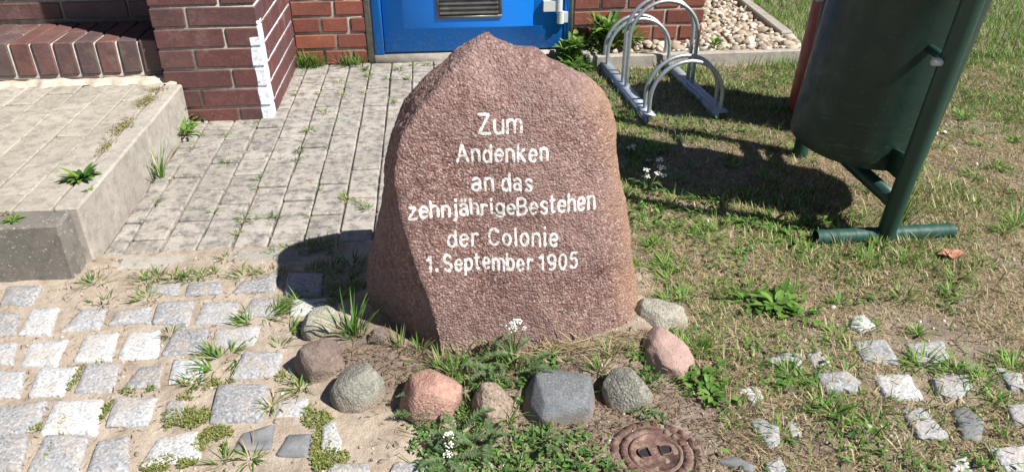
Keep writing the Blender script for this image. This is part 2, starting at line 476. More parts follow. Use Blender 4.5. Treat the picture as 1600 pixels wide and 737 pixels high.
# ------------------------------------------------------------------ site dimensions (metres; x along the building, y towards it)
WALL_Y = 3.55
PIER = (-.993, -.625, 2.86)          # x0, x1, front y
PLAT = (-2.3, -.93, 1.775, .155)     # x0, x1, front y, top z
PAVE = (-.93, .47, 1.875, 3.55)
STONE_C = (.13, 1.53)

def ground_z(x, y):
    x = np.asarray(x, dtype=float); y = np.asarray(y, dtype=float)
    h = (fbm(x, y, 7, 3) - .5) * .014 + (fbm(x, y, 30, 9) - .5) * .006
    grass = sstep(.42, .62, x)
    h = h + grass * (fbm(x, y, 4, 21) - .5) * .022 * sstep(1.35, 1.9, y)
    d = np.sqrt(((x - .10) / .41) ** 2 + ((y - 1.45) / .275) ** 2)
    h = h + .024 * (1 - sstep(.86, 1.04, d)) * sstep(.36, .62, d)
    inp = sstep(-1.0, -.96, x) * (1 - sstep(PAVE[1] - .05, PAVE[1] + .005, x)) * sstep(PAVE[2] + .0, PAVE[2] + .05, y) * (1 - sstep(3.5, 3.6, y))
    h = h * (1 - inp) - .028 * inp
    bed = sstep(.68, .72, x) * (1 - sstep(1.74, 1.76, x)) * sstep(3.32, 3.36, y)
    h = h * (1 - bed) + (.045 + (fbm(x, y, 6, 5) - .5) * .03) * bed
    return h
def gz(x, y): return float(ground_z(np.array([x]), np.array([y]))[0])

# ------------------------------------------------------------------ the ground sheet
def far(a, b, n): return np.sign(b) * np.geomspace(abs(a), abs(b), n)
xs = np.concatenate([-np.geomspace(2.3, 70, 22)[::-1], np.arange(-2.28, 3.9, .0135), np.geomspace(3.92, 70, 24)])
ys = np.concatenate([-np.geomspace(.1, 60, 16)[::-1], np.linspace(0, .6, 14)[:-1], np.arange(.6, 4.9, .0135), np.geomspace(4.92, 80, 24)])
X, Y = np.meshgrid(xs, ys)
Z = ground_z(X, Y)
nx, ny = len(xs), len(ys)
ii = (np.arange(ny - 1)[:, None] * nx + np.arange(nx - 1)[None, :]).ravel()
gm = mesh_np('ground', np.stack([X.ravel(), Y.ravel(), Z.ravel()], 1), [np.stack([ii, ii + 1, ii + nx + 1, ii + nx], 1)], True)
gm.materials.append(M['ground'])
ground = tag(link('ground', gm), kind='structure')

# ------------------------------------------------------------------ block pieces (bricks, pavers): bevelled, slightly uneven, shared meshes
_cache = {}
def block_mesh(name, dx, dy, dz, mat, bev=.004, var=0, jit=.0015):
    key = (name, round(dx, 4), round(dy, 4), round(dz, 4), mat.name, var)
    if key in _cache: return _cache[key]
    bm = bmesh.new(); bmesh.ops.create_cube(bm, size=1)
    rs = random.Random(hash((round(dx, 3), round(dy, 3), round(dz, 3), var)))
    for v in bm.verts:
        v.co = Vector((v.co.x * dx + rs.uniform(-jit, jit), v.co.y * dy + rs.uniform(-jit, jit), v.co.z * dz + rs.uniform(-jit, jit)))
    bmesh.ops.bevel(bm, geom=bm.edges[:], offset=bev, segments=1, affect='EDGES', profile=.5)
    me = bpy.data.meshes.new(name); bm.to_mesh(me); bm.free(); me.materials.append(mat)
    _cache[key] = me
    return me
def block(name, x0, x1, y0, y1, z0, z1, mat, parent, bev=.004, tilt=0.0, jit=.0015):
    me = block_mesh(name, x1 - x0, y1 - y0, z1 - z0, mat, bev, random.randrange(4), jit)
    o = link(name, me, parent)
    o.location = ((x0 + x1) / 2, (y0 + y1) / 2, (z0 + z1) / 2)
    if tilt: o.rotation_euler = (random.uniform(-tilt, tilt), random.uniform(-tilt, tilt), random.uniform(-tilt, tilt) * .6)
    return o

# ------------------------------------------------------------------ paved walk
bed = MB()
bx = np.linspace(PAVE[0] - .03, PAVE[1], 90); by = np.linspace(PAVE[2] - .01, PAVE[3] + .02, 110)
BX, BY = np.meshgrid(bx, by); BZ = -.014 + (fbm(BX, BY, 9, 2) - .4) * .012
ii = (np.arange(109)[:, None] * 90 + np.arange(89)[None, :]).ravel()
bed.add(np.stack([BX.ravel(), BY.ravel(), BZ.ravel()], 1), [np.stack([ii, ii + 1, ii + 91, ii + 90], 1)])
pavement = bed.build('pavement', M['joint_sand'], None, True); tag(pavement, kind='structure')
PW, PL = .0957, .206
col0 = -.9615
for c in range(15):
    x0 = max(col0 + c * PW, PAVE[0] + .012); x1 = col0 + (c + 1) * PW
    if x1 - x0 < .03: continue
    off = 1.95 - PL if c % 2 else 2.054 - PL
    y = off
    while y < PAVE[3] - .01:
        y0, y1 = max(y, PAVE[2]), min(y + PL, PAVE[3] - .004)
        if y1 - y0 > .03:
            dz = random.uniform(-.0025, .003)
            block('paver', x0 + random.uniform(.0018, .0034), x1 - random.uniform(.0018, .0034), y0 + .0046, y1 - .0046, -.05 + dz, .0 + dz, M['paver'], pavement, .004, .007, .0015)
        y += PL
# flush concrete edging in front of the walk
for i, (ex0, ex1) in enumerate([(-.86, -.60), (-.595, -.335), (-.33, -.07), (-.065, .2)]):
    block('edging_block', ex0, ex1, 1.795 + i * .004, 1.862 + i * .004, -.09, -.001 + (.004 if i % 2 else 0), M['kerb'], pavement, .006, .008)

# ------------------------------------------------------------------ raised platform before the entrance
px0, px1, py0, pz = PLAT
core = MB().box(px0, px1 - .055, py0 + .07, 2.9, -.1, pz - .012)
platform = core.build('entrance_platform', M['joint_sand']); tag(platform, kind='structure')
o = block('front_kerb', px0, px1 - .012, py0 - .012, py0 + .072, -.1, pz + .002, M['kerb_dark'], platform, .007, 0, .003)
yy = py0 + .078
for L in (.56, .52):
    y1 = min(yy + L, 2.852)
    block('side_kerb', px1 - .062, px1 + .002, yy, y1 - .004, -.1, pz + random.uniform(-.002, .002), M['kerb'], platform, .006, .003, .002)
    yy = y1
c = 0; x1 = px1 - .066
while x1 > px0:
    x0 = x1 - PW; y = py0 + .078 - (PL / 2 if c % 2 else 0)
    while y < 2.85:
        y0, y1 = max(y, py0 + .078), min(y + PL, 2.865)
        if y1 - y0 > .03:
            dz = random.uniform(-.002, .002)
            block('paver', x0 + .002, x1 - .002, y0 + .0022, y1 - .0022, pz - .05 + dz, pz - .001 + dz, M['paver_top'], platform, .003, .005, .001)
        y += PL
    x1 = x0; c += 1
# crumbling mortar fillet along the step
fil = MB(); n = 130; xx = np.linspace(px0, -.95, n); prof = [(0, 0), (.006, .016), (.02, .022), (.04, .012), (.055, .0)]
V = []
for xv in xx:
    w = .7 + .6 * float(fbm(np.array([xv]), np.array([0.]), 22, 4)[0]); 
    for (a, b) in prof: V.append((xv, 2.91 - a * w * (1 + .25 * math.sin(xv * 70)), pz - .004 + b * w))
k5 = np.arange(n - 1)[:, None] * 5 + np.arange(4)[None, :]; k5 = k5.ravel()
fil.add(V, [np.stack([k5, k5 + 5, k5 + 6, k5 + 1], 1)])
fil.build('mortar_fillet', M['mortar_pale'], platform, True)

# ------------------------------------------------------------------ the brick building
house = empty('brick_building', (0, WALL_Y, 0))
tag(house, 'dark red brick building with a blue metal door and a painted corner pier', 'building')
house_off = Vector((0, -WALL_Y, 0))
def part(o): o.location += house_off; return o          # children of the house are given in site coordinates
JT = .0105
PITCHZ = .0755
TOPZ = .645
# pier
px0_, px1_, pfy = PIER
core = MB().box(px0_ + .006, px1_ - .005, pfy + .0055, WALL_Y + .1, -.15, TOPZ)
pier = part(core.build('pier', M['mortar_pier'], house))
nc = 0; z = .051 - PITCHZ + JT / 2 - PITCHZ
while z < TOPZ - .03:
    z0, z1 = z, min(z + PITCHZ - JT, TOPZ - .002)
    xs_ = [(px0_, px0_ + .24), (px0_ + .25, px1_)] if nc % 2 else [(px0_, px0_ + .1165), (px0_ + .127, px1_)]
    for (a, b) in xs_:
        ydep = .115
        block('brick', a, b, pfy, pfy + ydep, z0, z1, M['brick_pier'], pier, .003, .003)
    # side face: alternate headers and stretchers
    y = pfy + ydep + JT; 
    if nc % 2 == 0: y2 = [(y, y + .24), (y + .25, y + .365), (y + .375, WALL_Y + .05)]
    else: y2 = [(y, y + .115), (y + .125, y + .365), (y + .375, y + .49), (y + .50, WALL_Y + .05)]
    for (a, b) in y2:
        block('brick', px1_ - .115, px1_, a, b, z0, z1, M['brick_pier'], pier, .003, .003)
    # inner (left) face of the pier towards the recess
    for (a, b) in y2[:2]:
        block('brick', px0_, px0_ + .1, a, b, z0, z1, M['brick_pier'], pier, .003, .003)
    z += PITCHZ; nc += 1
up = MB().box(px0_, px1_, pfy, WALL_Y + .1, TOPZ + .003, 3.0)
part(up.build('upper_pier', M['upper_brick'], house))
# step with a brick-on-edge nosing
sx0 = -2.3
step = part(MB().box(sx0, px0_ - .004, 2.912, 3.22, .05, .296).build('entrance_step', M['mortar'], house))
x = px0_ - .012; c = 0
while x > sx0:
    a = x - .064
    if c % 3 == 1:
        block('brick', a, x, 2.905, 3.045, .182, .302 + random.uniform(0, .003), M['brick_step'], step, .004, .006)
        block('brick', a, x, 3.053, 3.19, .24, .301 + random.uniform(0, .003), M['brick_step'], step, .004, .006)
    else:
        block('brick', a, x, 2.905, 3.19, .182, .302 + random.uniform(0, .003), M['brick_step'], step, .004, .006)
    x = a - .0105; c += 1
x = px0_ - .006
for L in (.24, .25, .24, .24, .24):
    block('brick', x - L + .01, x, 2.908, 2.99, .108, .171, M['brick_step'], step, .003, .003); x -= L
# recessed wall behind the step
rec = part(MB().box(sx0, px0_ - .002, 3.2065, 3.5, .29, TOPZ).build('recess_wall', M['mortar'], house))
z = .315; c = 0
while z < TOPZ - .03:
    x = px0_ - .01 - (.0 if c % 2 else .0)
    first = True
    while x > sx0:
        L = (.115 if (c % 2 == 1) else .24)
        if c % 2 == 0 and first: L = .115 + .06
        block('brick', x - L, x, 3.2, 3.3, z, min(z + .0645, TOPZ - .003), M['brick_step'], rec, .003, .003)
        x -= L + JT; first = False
    z += PITCHZ; c += 1
part(MB().box(sx0, px0_ - .002, 3.2, 3.6, TOPZ + .003, 3.0).build('upper_recess_wall', M['upper_brick'], house))
# wall either side of the door
def wall_run(x0, x1, seed):
    w = part(MB().box(x0, x1 - .003, WALL_Y + .006, WALL_Y + .3, -.15, TOPZ).build('wall', M['mortar'], house))
    rs = random.Random(seed); z = .0755 - PITCHZ * 2 - .002; c = 0
    while z < TOPZ - .03:
        x = x0 + .004; first = True
        while x < x1 - .02:
            L = .24 if (c + seed) % 2 else .115
            if first and (c + seed) % 2: L = .1775
            b = min(x + L, x1)
            if x1 - b < .035: b = x1
            block('brick', x, b, WALL_Y + rs.uniform(-.002, .001), WALL_Y + .1, z, min(z + .0625, TOPZ - .003), M['brick_wall'], w, .004, .005)
            x = b + JT + .002; first = False
        z += .0743; c += 1
    return w
wall_run(px1_ - .002, -.302, 1)
wall_run(.652, 1.275, 0)
part(MB().box(px1_, -.29, WALL_Y + .0005, WALL_Y + .3, TOPZ + .003, 3.0).box(.635, 1.275, WALL_Y + .0005, WALL_Y + .3, TOPZ + .003, 3.0).box(-.29, .635, WALL_Y + .0005, WALL_Y + .3, 2.06, 3.0).build('upper_wall', M['upper_brick'], house))
part(MB().box(-.301, -.272, WALL_Y - .004, WALL_Y + .2, -.02, 2.05).box(.632, .65, WALL_Y - .004, WALL_Y + .2, -.02, 2.05).box(-.27, .63, WALL_Y - .012, WALL_Y + .2, -.05, .036).build('reveal_plaster', M['mortar'], house))
part(MB().box(1.0, 1.2745, WALL_Y + .12, 9.0, -.15, 3.0).build('side_wall', M['upper_brick'], house))
part(MB().box(-3.5, sx0 - .002, 2.9, 6.0, -.15, 3.0).build('far_wall', M['upper_brick'], house))
# blue door: frame, leaf with raised panel, louvred vent, hinge
DY = WALL_Y - .004
leaf = MB().box(-.222, .606, DY, DY + .05, .046, 2.0)
door = part(leaf.build('door', M['blue'], house))
MB().box(-.268, -.226, DY - .006, DY + .06, .040, 2.04).box(.610, .630, DY - .006, DY + .06, .040, 2.04).box(-.225, .609, DY - .006, DY + .06, 2.004, 2.04).build('door_frame', M['blue'], door)
MB().box(-.2262, -.2218, DY + .01, DY + .02, .05, 2.0).box(.6058, .6102, DY + .01, DY + .02, .05, 2.0).build('door_gap', M['gap_black'], door)
# panel: a sheet with a narrow stepped border
pm = MB()
o_ = (-.132, .468, .150, 1.85); i_ = (-.124, .460, .158, 1.842)
for (q, yv) in ((o_, DY - .0005), (i_, DY - .007)): pm.add([(q[0], yv, q[2]), (q[1], yv, q[2]), (q[1], yv, q[3]), (q[0], yv, q[3])], [])
pm.f = {4: [np.array([(4, 5, 6, 7)]), np.array([(0, 1, 5, 4), (1, 2, 6, 5), (2, 3, 7, 6), (3, 0, 4, 7)])]}
pm.build('door_panel', M['blue'], door)
gr = MB().box(.022, .319, DY - .016, DY - .0075, .197, .21).box(.022, .319, DY - .016, DY - .0075, .445, .458).box(.022, .036, DY - .0155, DY - .0075, .21, .445).box(.305, .319, DY - .0155, DY - .0075, .21, .445)
gr.box(.036, .305, DY - .009, DY - .0072, .21, .445)
grille = gr.build('vent_grille', M['grille'], door)
for i in range(11):
    zz = .216 + i * .021
    s = MB().add([(.037, DY - .0095, zz + .017), (.304, DY - .0095, zz + .017), (.304, DY - .020, zz), (.037, DY - .020, zz), (.037, DY - .0093, zz - .002), (.304, DY - .0093, zz - .002)],
                 [np.array([(0, 3, 2, 1), (3, 4, 5, 2)])])
    s.build('louvre', M['grille'], door)
h = MB().box(.508, .565, DY - .034, DY - .001, .222, .268)
h.tube([(.579, DY - .026, .222), (.579, DY - .026, .30)], .0165, 16).tube([(.588, DY - .024, .166), (.588, DY - .024, .2205)], .0165, 16).box(.585, .622, DY - .03, DY - .007, .17, .215)
auto_smooth(h.build('hinge', M['hinge'], door))

# ------------------------------------------------------------------ gravel bed with concrete edging
gravel_kerbs = [('concrete edging slab in front of the gravel bed by the brick wall', (.69, 1.72, 3.328, 3.372, .062), 0),
                ('concrete edging slab closing the gravel bed beside the blue door', (.668, .716, 3.38, 3.546, .070), 0),
                ('long weathered concrete edging slab between gravel bed and lawn', (1.735, 1.795, 3.56, 5.2, .088), R(-4))]
for lab, (a, b, c_, d, zt), rz in gravel_kerbs:
    me = block_mesh('edging_slab', b - a, d - c_, zt + .12, M['kerb'], .006, 0, .003)
    o = link('edging_slab', me); o.location = ((a + b) / 2, (c_ + d) / 2, (zt - .12) / 2); o.rotation_euler = (0, 0, rz)
    tag(o, lab, 'edging')
def ico(sub):
    bm = bmesh.new(); bmesh.ops.create_icosphere(bm, subdivisions=sub, radius=1)
    v = np.array([x.co[:] for x in bm.verts]); f = np.array([[q.index for q in p.verts] for p in bm.faces]); bm.free(); return v, f
ICO1, ICO2 = ico(1), ico(2)
def scatter_stones(P, size, cols, base, squash=(.45, .8)):
    v, f = base; n = len(P)
    sc = size[:, None] * np.stack([rng.uniform(.75, 1.25, n), rng.uniform(.6, 1.0, n), rng.uniform(*squash, n)], 1)
    lump = 1 + rng.normal(0, .13, (n, len(v)))
    V = v[None] * lump[..., None] * sc[:, None, :]
    az = rng.uniform(0, 6.28, n); tl = rng.normal(0, .35, n)
    c, s_ = np.cos(az)[:, None], np.sin(az)[:, None]; ct, st = np.cos(tl)[:, None], np.sin(tl)[:, None]
    x, y, z = V[..., 0], V[..., 1], V[..., 2]
    y, z = y * ct - z * st, y * st + z * ct
    x, y = x * c - y * s_, x * s_ + y * c
    V = np.stack([x, y, z], -1) + P[:, None, :]
    F_ = (f[None] + (np.arange(n) * len(v))[:, None, None]).reshape(-1, 3)
    return V.reshape(-1, 3), F_, np.repeat(cols, len(v), 0)
def stuff_stones(name, P, size, cols, base, label, cat, squash=(.45, .8)):
    V, F_, C_ = scatter_stones(P, size, cols, base, squash)
    me = mesh_np(name, V, [F_], True, C_); me.materials.append(M['pebble'])
    return tag(link(name, me), label, cat, None, 'stuff')
n = 3600
gx = rng.uniform(.72, 1.73, n); gy = rng.uniform(3.36, 5.0, n)
ok = ((gy < WALL_Y - .005) | (gx > 1.285)) & ~((gx < 1.0) & (gy < 3.48) & (rng.random(n) < .75))
gx, gy = gx[ok], gy[ok]; n = len(gx)
pal = np.array([(.62, .57, .49), (.48, .42, .35), (.36, .31, .26), (.55, .50, .44), (.30, .27, .24), (.50, .42, .32), (.66, .63, .58)])
cols = pal[rng.integers(0, len(pal), n)] * np.array([.80, .76, .70]) * rng.uniform(.65, 1.12, (n, 1))
P = np.stack([gx, gy, ground_z(gx, gy) + rng.uniform(.0, .016, n)], 1)
stuff_stones('gravel', P, rng.gamma(6, .0021, n) + .005, cols, ICO2, 'pale rounded gravel filling the bed beside the brick wall', 'gravel')
# grit on the sand and soil
n = 9000
gx = rng.uniform(-1.3, 2.3, n); gy = rng.uniform(.75, 2.6, n)
ok = ~((gx < -.9) & (gy > 1.74)) & ~((gx > -.94) & (gx < .45) & (gy > 1.87)) & (fbm(gx, gy, 5, 31) > .42)
gx, gy = gx[ok], gy[ok]; n = len(gx)
cols = (np.array([(.42, .36, .29), (.30, .25, .2), (.5, .46, .4), (.2, .17, .14)]))[rng.integers(0, 4, n)]
P = np.stack([gx, gy, ground_z(gx, gy) + .0005], 1)
stuff_stones('grit', P, rng.gamma(2.2, .0009, n) + .0008, cols, ICO1, 'fine grit and tiny pebbles strewn over the sandy ground', 'grit')

# ------------------------------------------------------------------ granite setts, each at its own measured place
def sett(corners, mat=None, rise=.008, dark=False):
    pts = [Vector((*G(u, v), 0)) for u, v in corners]
    c = sum(pts, Vector()) / len(pts)
    ar = sum(pts[i].x * pts[(i + 1) % len(pts)].y - pts[(i + 1) % len(pts)].x * pts[i].y for i in range(len(pts)))
    if ar < 0: pts.reverse()
    z0 = gz(c.x, c.y)
    # rounded outline with small irregularities
    out = []
    m = len(pts)
    for i in range(m):
        a, b, d = pts[i - 1], pts[i], pts[(i + 1) % m]
        for t in (.36, .2, .09): out.append(b.lerp(a, t * .62))
        out.append(b.lerp((a + d) / 2, .045))
        for t in (.09, .2, .36): out.append(b.lerp(d, t * .62))
        e0, e1 = b.lerp(d, .36), b.lerp(d, .64)
    n = len(out)
    out2 = []
    for i, p in enumerate(out):
        q = p - c
        w = 1 + .07 * (mnoise.noise(p * 38) ) + .05 * mnoise.noise(p * 95)
        out2.append(q * w)
    rings = [(1.10, -.05), (1.085, rise - .008), (1.045, rise - .003), (.97, rise), (.72, rise + .0018), (.42, rise + .0025)]
    V = []
    tx, ty = random.uniform(-.03, .03), random.uniform(-.03, .03)
    for s_, zz in rings:
        for q in out2:
            x_, y_ = q.x * s_, q.y * s_
            nz = mnoise.noise(Vector((x_ + c.x, y_ + c.y, 0)) * 45) * .0024 if zz > 0 else 0
            V.append((x_, y_, zz + nz + x_ * tx + y_ * ty))
    V.append((0, 0, rise + .003))
    kk = np.arange(n)
    F4 = np.concatenate([np.stack([i * n + kk, i * n + (kk + 1) % n, (i + 1) * n + (kk + 1) % n, (i + 1) * n + kk], 1) for i in range(len(rings) - 1)])
    L_ = (len(rings) - 1) * n
    F3 = np.stack([L_ + kk, L_ + (kk + 1) % n, np.full(n, len(rings) * n)], 1)
    me = mesh_np('cobblestone', V, [F4, F3], True)
    me.materials.append(mat or M['sett'])
    o = link('cobblestone', me, ground); o.location = (c.x, c.y, z0)
    return o
SETTS = [
 [(1,476),(13,450),(68,448),(47,478)], [(-25,525),(-15,492),(30,490),(24,525)], [(30,525),(50,485),(92,482),(78,523)],
 [(96,518),(129,484),(167,485),(155,513)], [(171,508),(182,488),(235,480),(236,506)], [(-30,570),(-18,540),(25,537),(20,570)],
 [(32,570),(45,537),(106,532),(88,572)], [(116,564),(136,524),(184,521),(172,563)], [(183,561),(202,519),(249,516),(248,560)],
 [(252,559),(275,519),(325,515),(320,553)], [(337,541),(337,518),(407,510),(398,543)], [(238,506),(249,475),(304,472),(293,510)],
 [(305,506),(320,473),(373,469),(368,506)], [(377,494),(393,469),(430,468),(432,494)], [(229,457),(238,448),(281,443),(277,464)],
 [(289,464),(297,446),(347,443),(343,462)], [(363,459),(379,443),(434,432),(427,457)], [(447,462),(450,430),(505,428),(500,465)],
 [(455,494),(458,470),(520,470),(510,496)], [(-20,622),(-5,583),(39,579),(30,620)], [(46,618),(64,577),(121,575),(98,618)],
 [(118,615),(137,573),(187,572),(176,615)], [(192,611),(219,578),(256,573),(249,606)], [(265,601),(272,567),(320,565),(315,601)],
 [(361,594),(382,555),(440,553),(432,590)], [(-15,683),(2,640),(75,629),(55,677)], [(66,680),(89,631),(162,627),(149,677)],
 [(169,667),(181,624),(247,623),(229,665)], [(254,658),(261,629),(292,626),(283,656)], [(329,661),(343,606),(418,605),(407,658)],
 [(430,652),(434,624),(482,620),(484,650)], [(-20,737),(-10,692),(46,688),(32,740)], [(39,745),(73,683),(137,682),(119,745)],
 [(135,743),(155,692),(201,683),(199,740)], [(219,731),(247,686),(309,673),(313,716)], [(502,709),(504,668),(521,660),(534,690),(530,712)],
 [(511,742),(520,727),(575,727),(578,745)], [(607,742),(620,725),(676,727),(680,745)],
 [(1328,512),(1333,496),(1349,494),(1367,512),(1344,520)], [(1333,533),(1383,530),(1404,568),(1351,568)],
 [(1413,537),(1472,533),(1483,558),(1467,570),(1435,565)], [(1200,562),(1225,553),(1250,553),(1252,577),(1211,576)],
 [(1259,555),(1280,549),(1298,569),(1271,575)], [(1275,590),(1321,585),(1343,601),(1335,615),(1287,615)],
 [(1362,590),(1419,587),(1441,624),(1399,625),(1381,619)], [(1456,592),(1513,585),(1520,606),(1499,624),(1467,619)],
 [(1552,576),(1595,587),(1598,612),(1577,610)], [(1406,642),(1440,640),(1481,683),(1435,688)],
 [(1570,638),(1605,633),(1612,674),(1582,665)], [(1543,706),(1605,699),(1620,740),(1568,738)],
 [(1170,660),(1184,653),(1216,670),(1218,695),(1200,699)], [(1195,727),(1218,714),(1230,740),(1198,742)],
 [(1152,606),(1184,603),(1193,624),(1175,635)], [(1227,660),(1243,658),(1253,681),(1237,686)],
 [(1481,724),(1508,716),(1518,740),(1485,742)],
]
LOW = {4: .004, 6: .004, 14: .004, 28: .003, 30: .002, 36: .004, 52: .003, 53: .002, 54: .003}
for i, q in enumerate(SETTS): sett(q, None, LOW.get(i, .0065 if i < 38 else .0068))
for q in ([(366,704),(379,679),(427,665),(423,702)], [(432,711),(450,681),(485,679),(480,715)],
          [(1488,645),(1504,635),(1538,661),(1529,688),(1504,686)], [(1120,722),(1147,715),(1179,729),(1175,742)]):
    sett(q, M['sett_dark'], .007)
# the paving goes on beyond what the photograph frames
for rr in range(6):
    for cc in range(5):
        xA = -1.02 - cc * .092 - (.045 if rr % 2 else 0) + rr * .012; yA = 1.66 - rr * .098
        if xA > -.86 - .17 * (1.66 - yA) * -1 or yA < 1.05: pass
        u0 = _rt @ np.array([xA, yA, -CAM_H])
        dpt = _fw @ np.array([xA, yA, -CAM_H])
        if 800 + FPX * u0 / dpt < -75:
            c = Vector((xA, yA, 0))
            o = link('cobblestone', bpy.data.objects['cobblestone'].data, ground)
            o.location = (xA, yA, gz(xA, yA)); o.rotation_euler = (0, 0, random.uniform(-.3, .3)); o.scale = (1, 1, 1)

# ------------------------------------------------------------------ the memorial stone
T_L = [(-.08, -.222), (-.017, -.211), (.023, -.202), (.113, -.183), (.198, -.164), (.263, -.144), (.31, -.124), (.372, -.113), (.425, -.104), (.473, -.086), (.51, -.062), (.553, -.025), (.59, .016), (.62, .048), (.634, .073), (.646, .100), (.649, .108)]
T_R = [(-.08, .450), (-.005, .448), (.082, .440), (.181, .427), (.307, .408), (.382, .395), (.44, .388), (.49, .370), (.53, .348), (.557, .312), (.577, .270), (.594, .235), (.617, .203), (.626, .160), (.640, .126), (.649, .113)]
T_F = [(-.08, -.022), (.001, -.017), (.1, -.026), (.189, -.048), (.261, -.066), (.344, -.081), (.411, -.088), (.469, -.076), (.518, -.042), (.56, .004), (.6, .044), (.63, .082), (.649, .110)]
def tab(T, z): a = np.array(T); return np.interp(z, a[:, 0], a[:, 1])
ZT = .6488
NU, NV = 230, 430
def catmull(P, n):
    P = np.asarray(P); m = len(P); d = np.linalg.norm(np.roll(P, -1, 0) - P, axis=1)
    s = np.concatenate([[0], np.cumsum(d)]); t = np.linspace(0, s[-1], n, endpoint=False)
    i = np.clip(np.searchsorted(s, t, 'right') - 1, 0, m - 1); f = ((t - s[i]) / (d[i] + 1e-9))[:, None]
    p0, p1, p2, p3 = P[(i - 1) % m], P[i], P[(i + 1) % m], P[(i + 2) % m]
    return .5 * (2 * p1 + (p2 - p0) * f + (2 * p0 - 5 * p1 + 4 * p2 - p3) * f * f + (3 * p1 - p0 - 3 * p2 + p3) * f ** 3)
rows = []
for u in np.linspace(0, 1, NU):
    z = -.08 + (ZT + .08) * (1 - (1 - u) ** 1.7)
    zs = z + np.array([-.02, -.01, 0, .01, .02]); zs = np.minimum(zs, ZT)
    xl, xr, xf = tab(T_L, zs).mean(), tab(T_R, zs).mean(), tab(T_F, zs).mean()
    if z > .585: xl, xr, xf = tab(T_L, z), tab(T_R, z), tab(T_F, z)
    s = min(1, (xr - xl) / .45)
    yb = 1.78 - .14 * max(0, z) - .16 * max(0, (z - .45) / .21) ** 2 * 1.0
    def yf(x): return 1.340 + .05 * x + .222 * z + .075 * max(0, (z - .49) / .17) ** 2
    yl = 1.555 + .01 * z
    yb = max(yb, yf(xl) + .03)
    yl = min(yl, (yf(xl) + yb) / 2 + .03)
    w = xr - xf
    P = [(xf - .006 * s, yf(xf) + .012 * s), (xf + .012 * s, yf(xf) - .002), (xf + .33 * w, yf(xf + .33 * w) - .006 * s), (xf + .66 * w, yf(xf + .66 * w) - .004 * s),
         (xr - .05 * s - .02 * w, yf(xr) + .016 * s), (xr - .008 * s, yf(xr) + .07 * s), (xr, min(yf(xr) + .14 * s, (yf(xr) + yb) / 2 + .01)), (xr - .07 * s, yb - .06 * s), ((xl + xr) / 2 + .05 * s, yb),
         (xl + .09 * s, yb - .035 * s), (xl + .004, yl + .03 * s), (xl + .3 * (xf - xl), yl + .36 * (yf(xf) - yl)), (xl + .62 * (xf - xl), yl + .66 * (yf(xf) - yl))]
    c = catmull(P, NV)
    # keep the first sample aligned
    rows.append(np.concatenate([c, np.full((NV, 1), z)], 1))
V = np.array(rows)
nrm = np.cross(np.roll(V, -1, 1) - np.roll(V, 1, 1), np.gradient(V, axis=0)); nrm /= np.linalg.norm(nrm, axis=2)[..., None] + 1e-9
V2 = V.reshape(-1, 3); N2 = nrm.reshape(-1, 3)
disp = np.empty(len(V2))
for i, p in enumerate(V2):
    v = Vector(p)
    disp[i] = .010 * mnoise.noise(v * 6.5) + .0045 * mnoise.noise(v * 19) + .0014 * mnoise.noise(v * 48) + .0019 * mnoise.noise(v * 150)
fade = np.repeat(sstep(0, .02, np.linspace(1, 0, NU) + .004), NV)
V2 = V2 + N2 * (disp * fade)[:, None]
top = V2[-NV:].mean(0) + np.array([0, 0, .0005])
V2 = np.concatenate([V2, [top]])
kk = np.arange(NV)
Q = np.concatenate([np.stack([i * NV + kk, i * NV + (kk + 1) % NV, (i + 1) * NV + (kk + 1) % NV, (i + 1) * NV + kk], 1) for i in range(NU - 1)])
T3 = np.stack([(NU - 1) * NV + kk, (NU - 1) * NV + (kk + 1) % NV, np.full(NV, NU * NV)], 1)
ms = empty('memorial_stone', (STONE_C[0], STONE_C[1], 0))
tag(ms, 'large reddish brown granite boulder with white painted inscription', 'memorial')
me = mesh_np('boulder', V2, [Q, T3], True); me.materials.append(M['memorial'])
boulder = link('boulder', me, ms); boulder.location = (-STONE_C[0], -STONE_C[1], 0)
bvh = BVHTree.FromPolygons([tuple(v) for v in V2], [tuple(int(a) for a in q) for q in Q] + [tuple(int(a) for a in q) for q in T3])

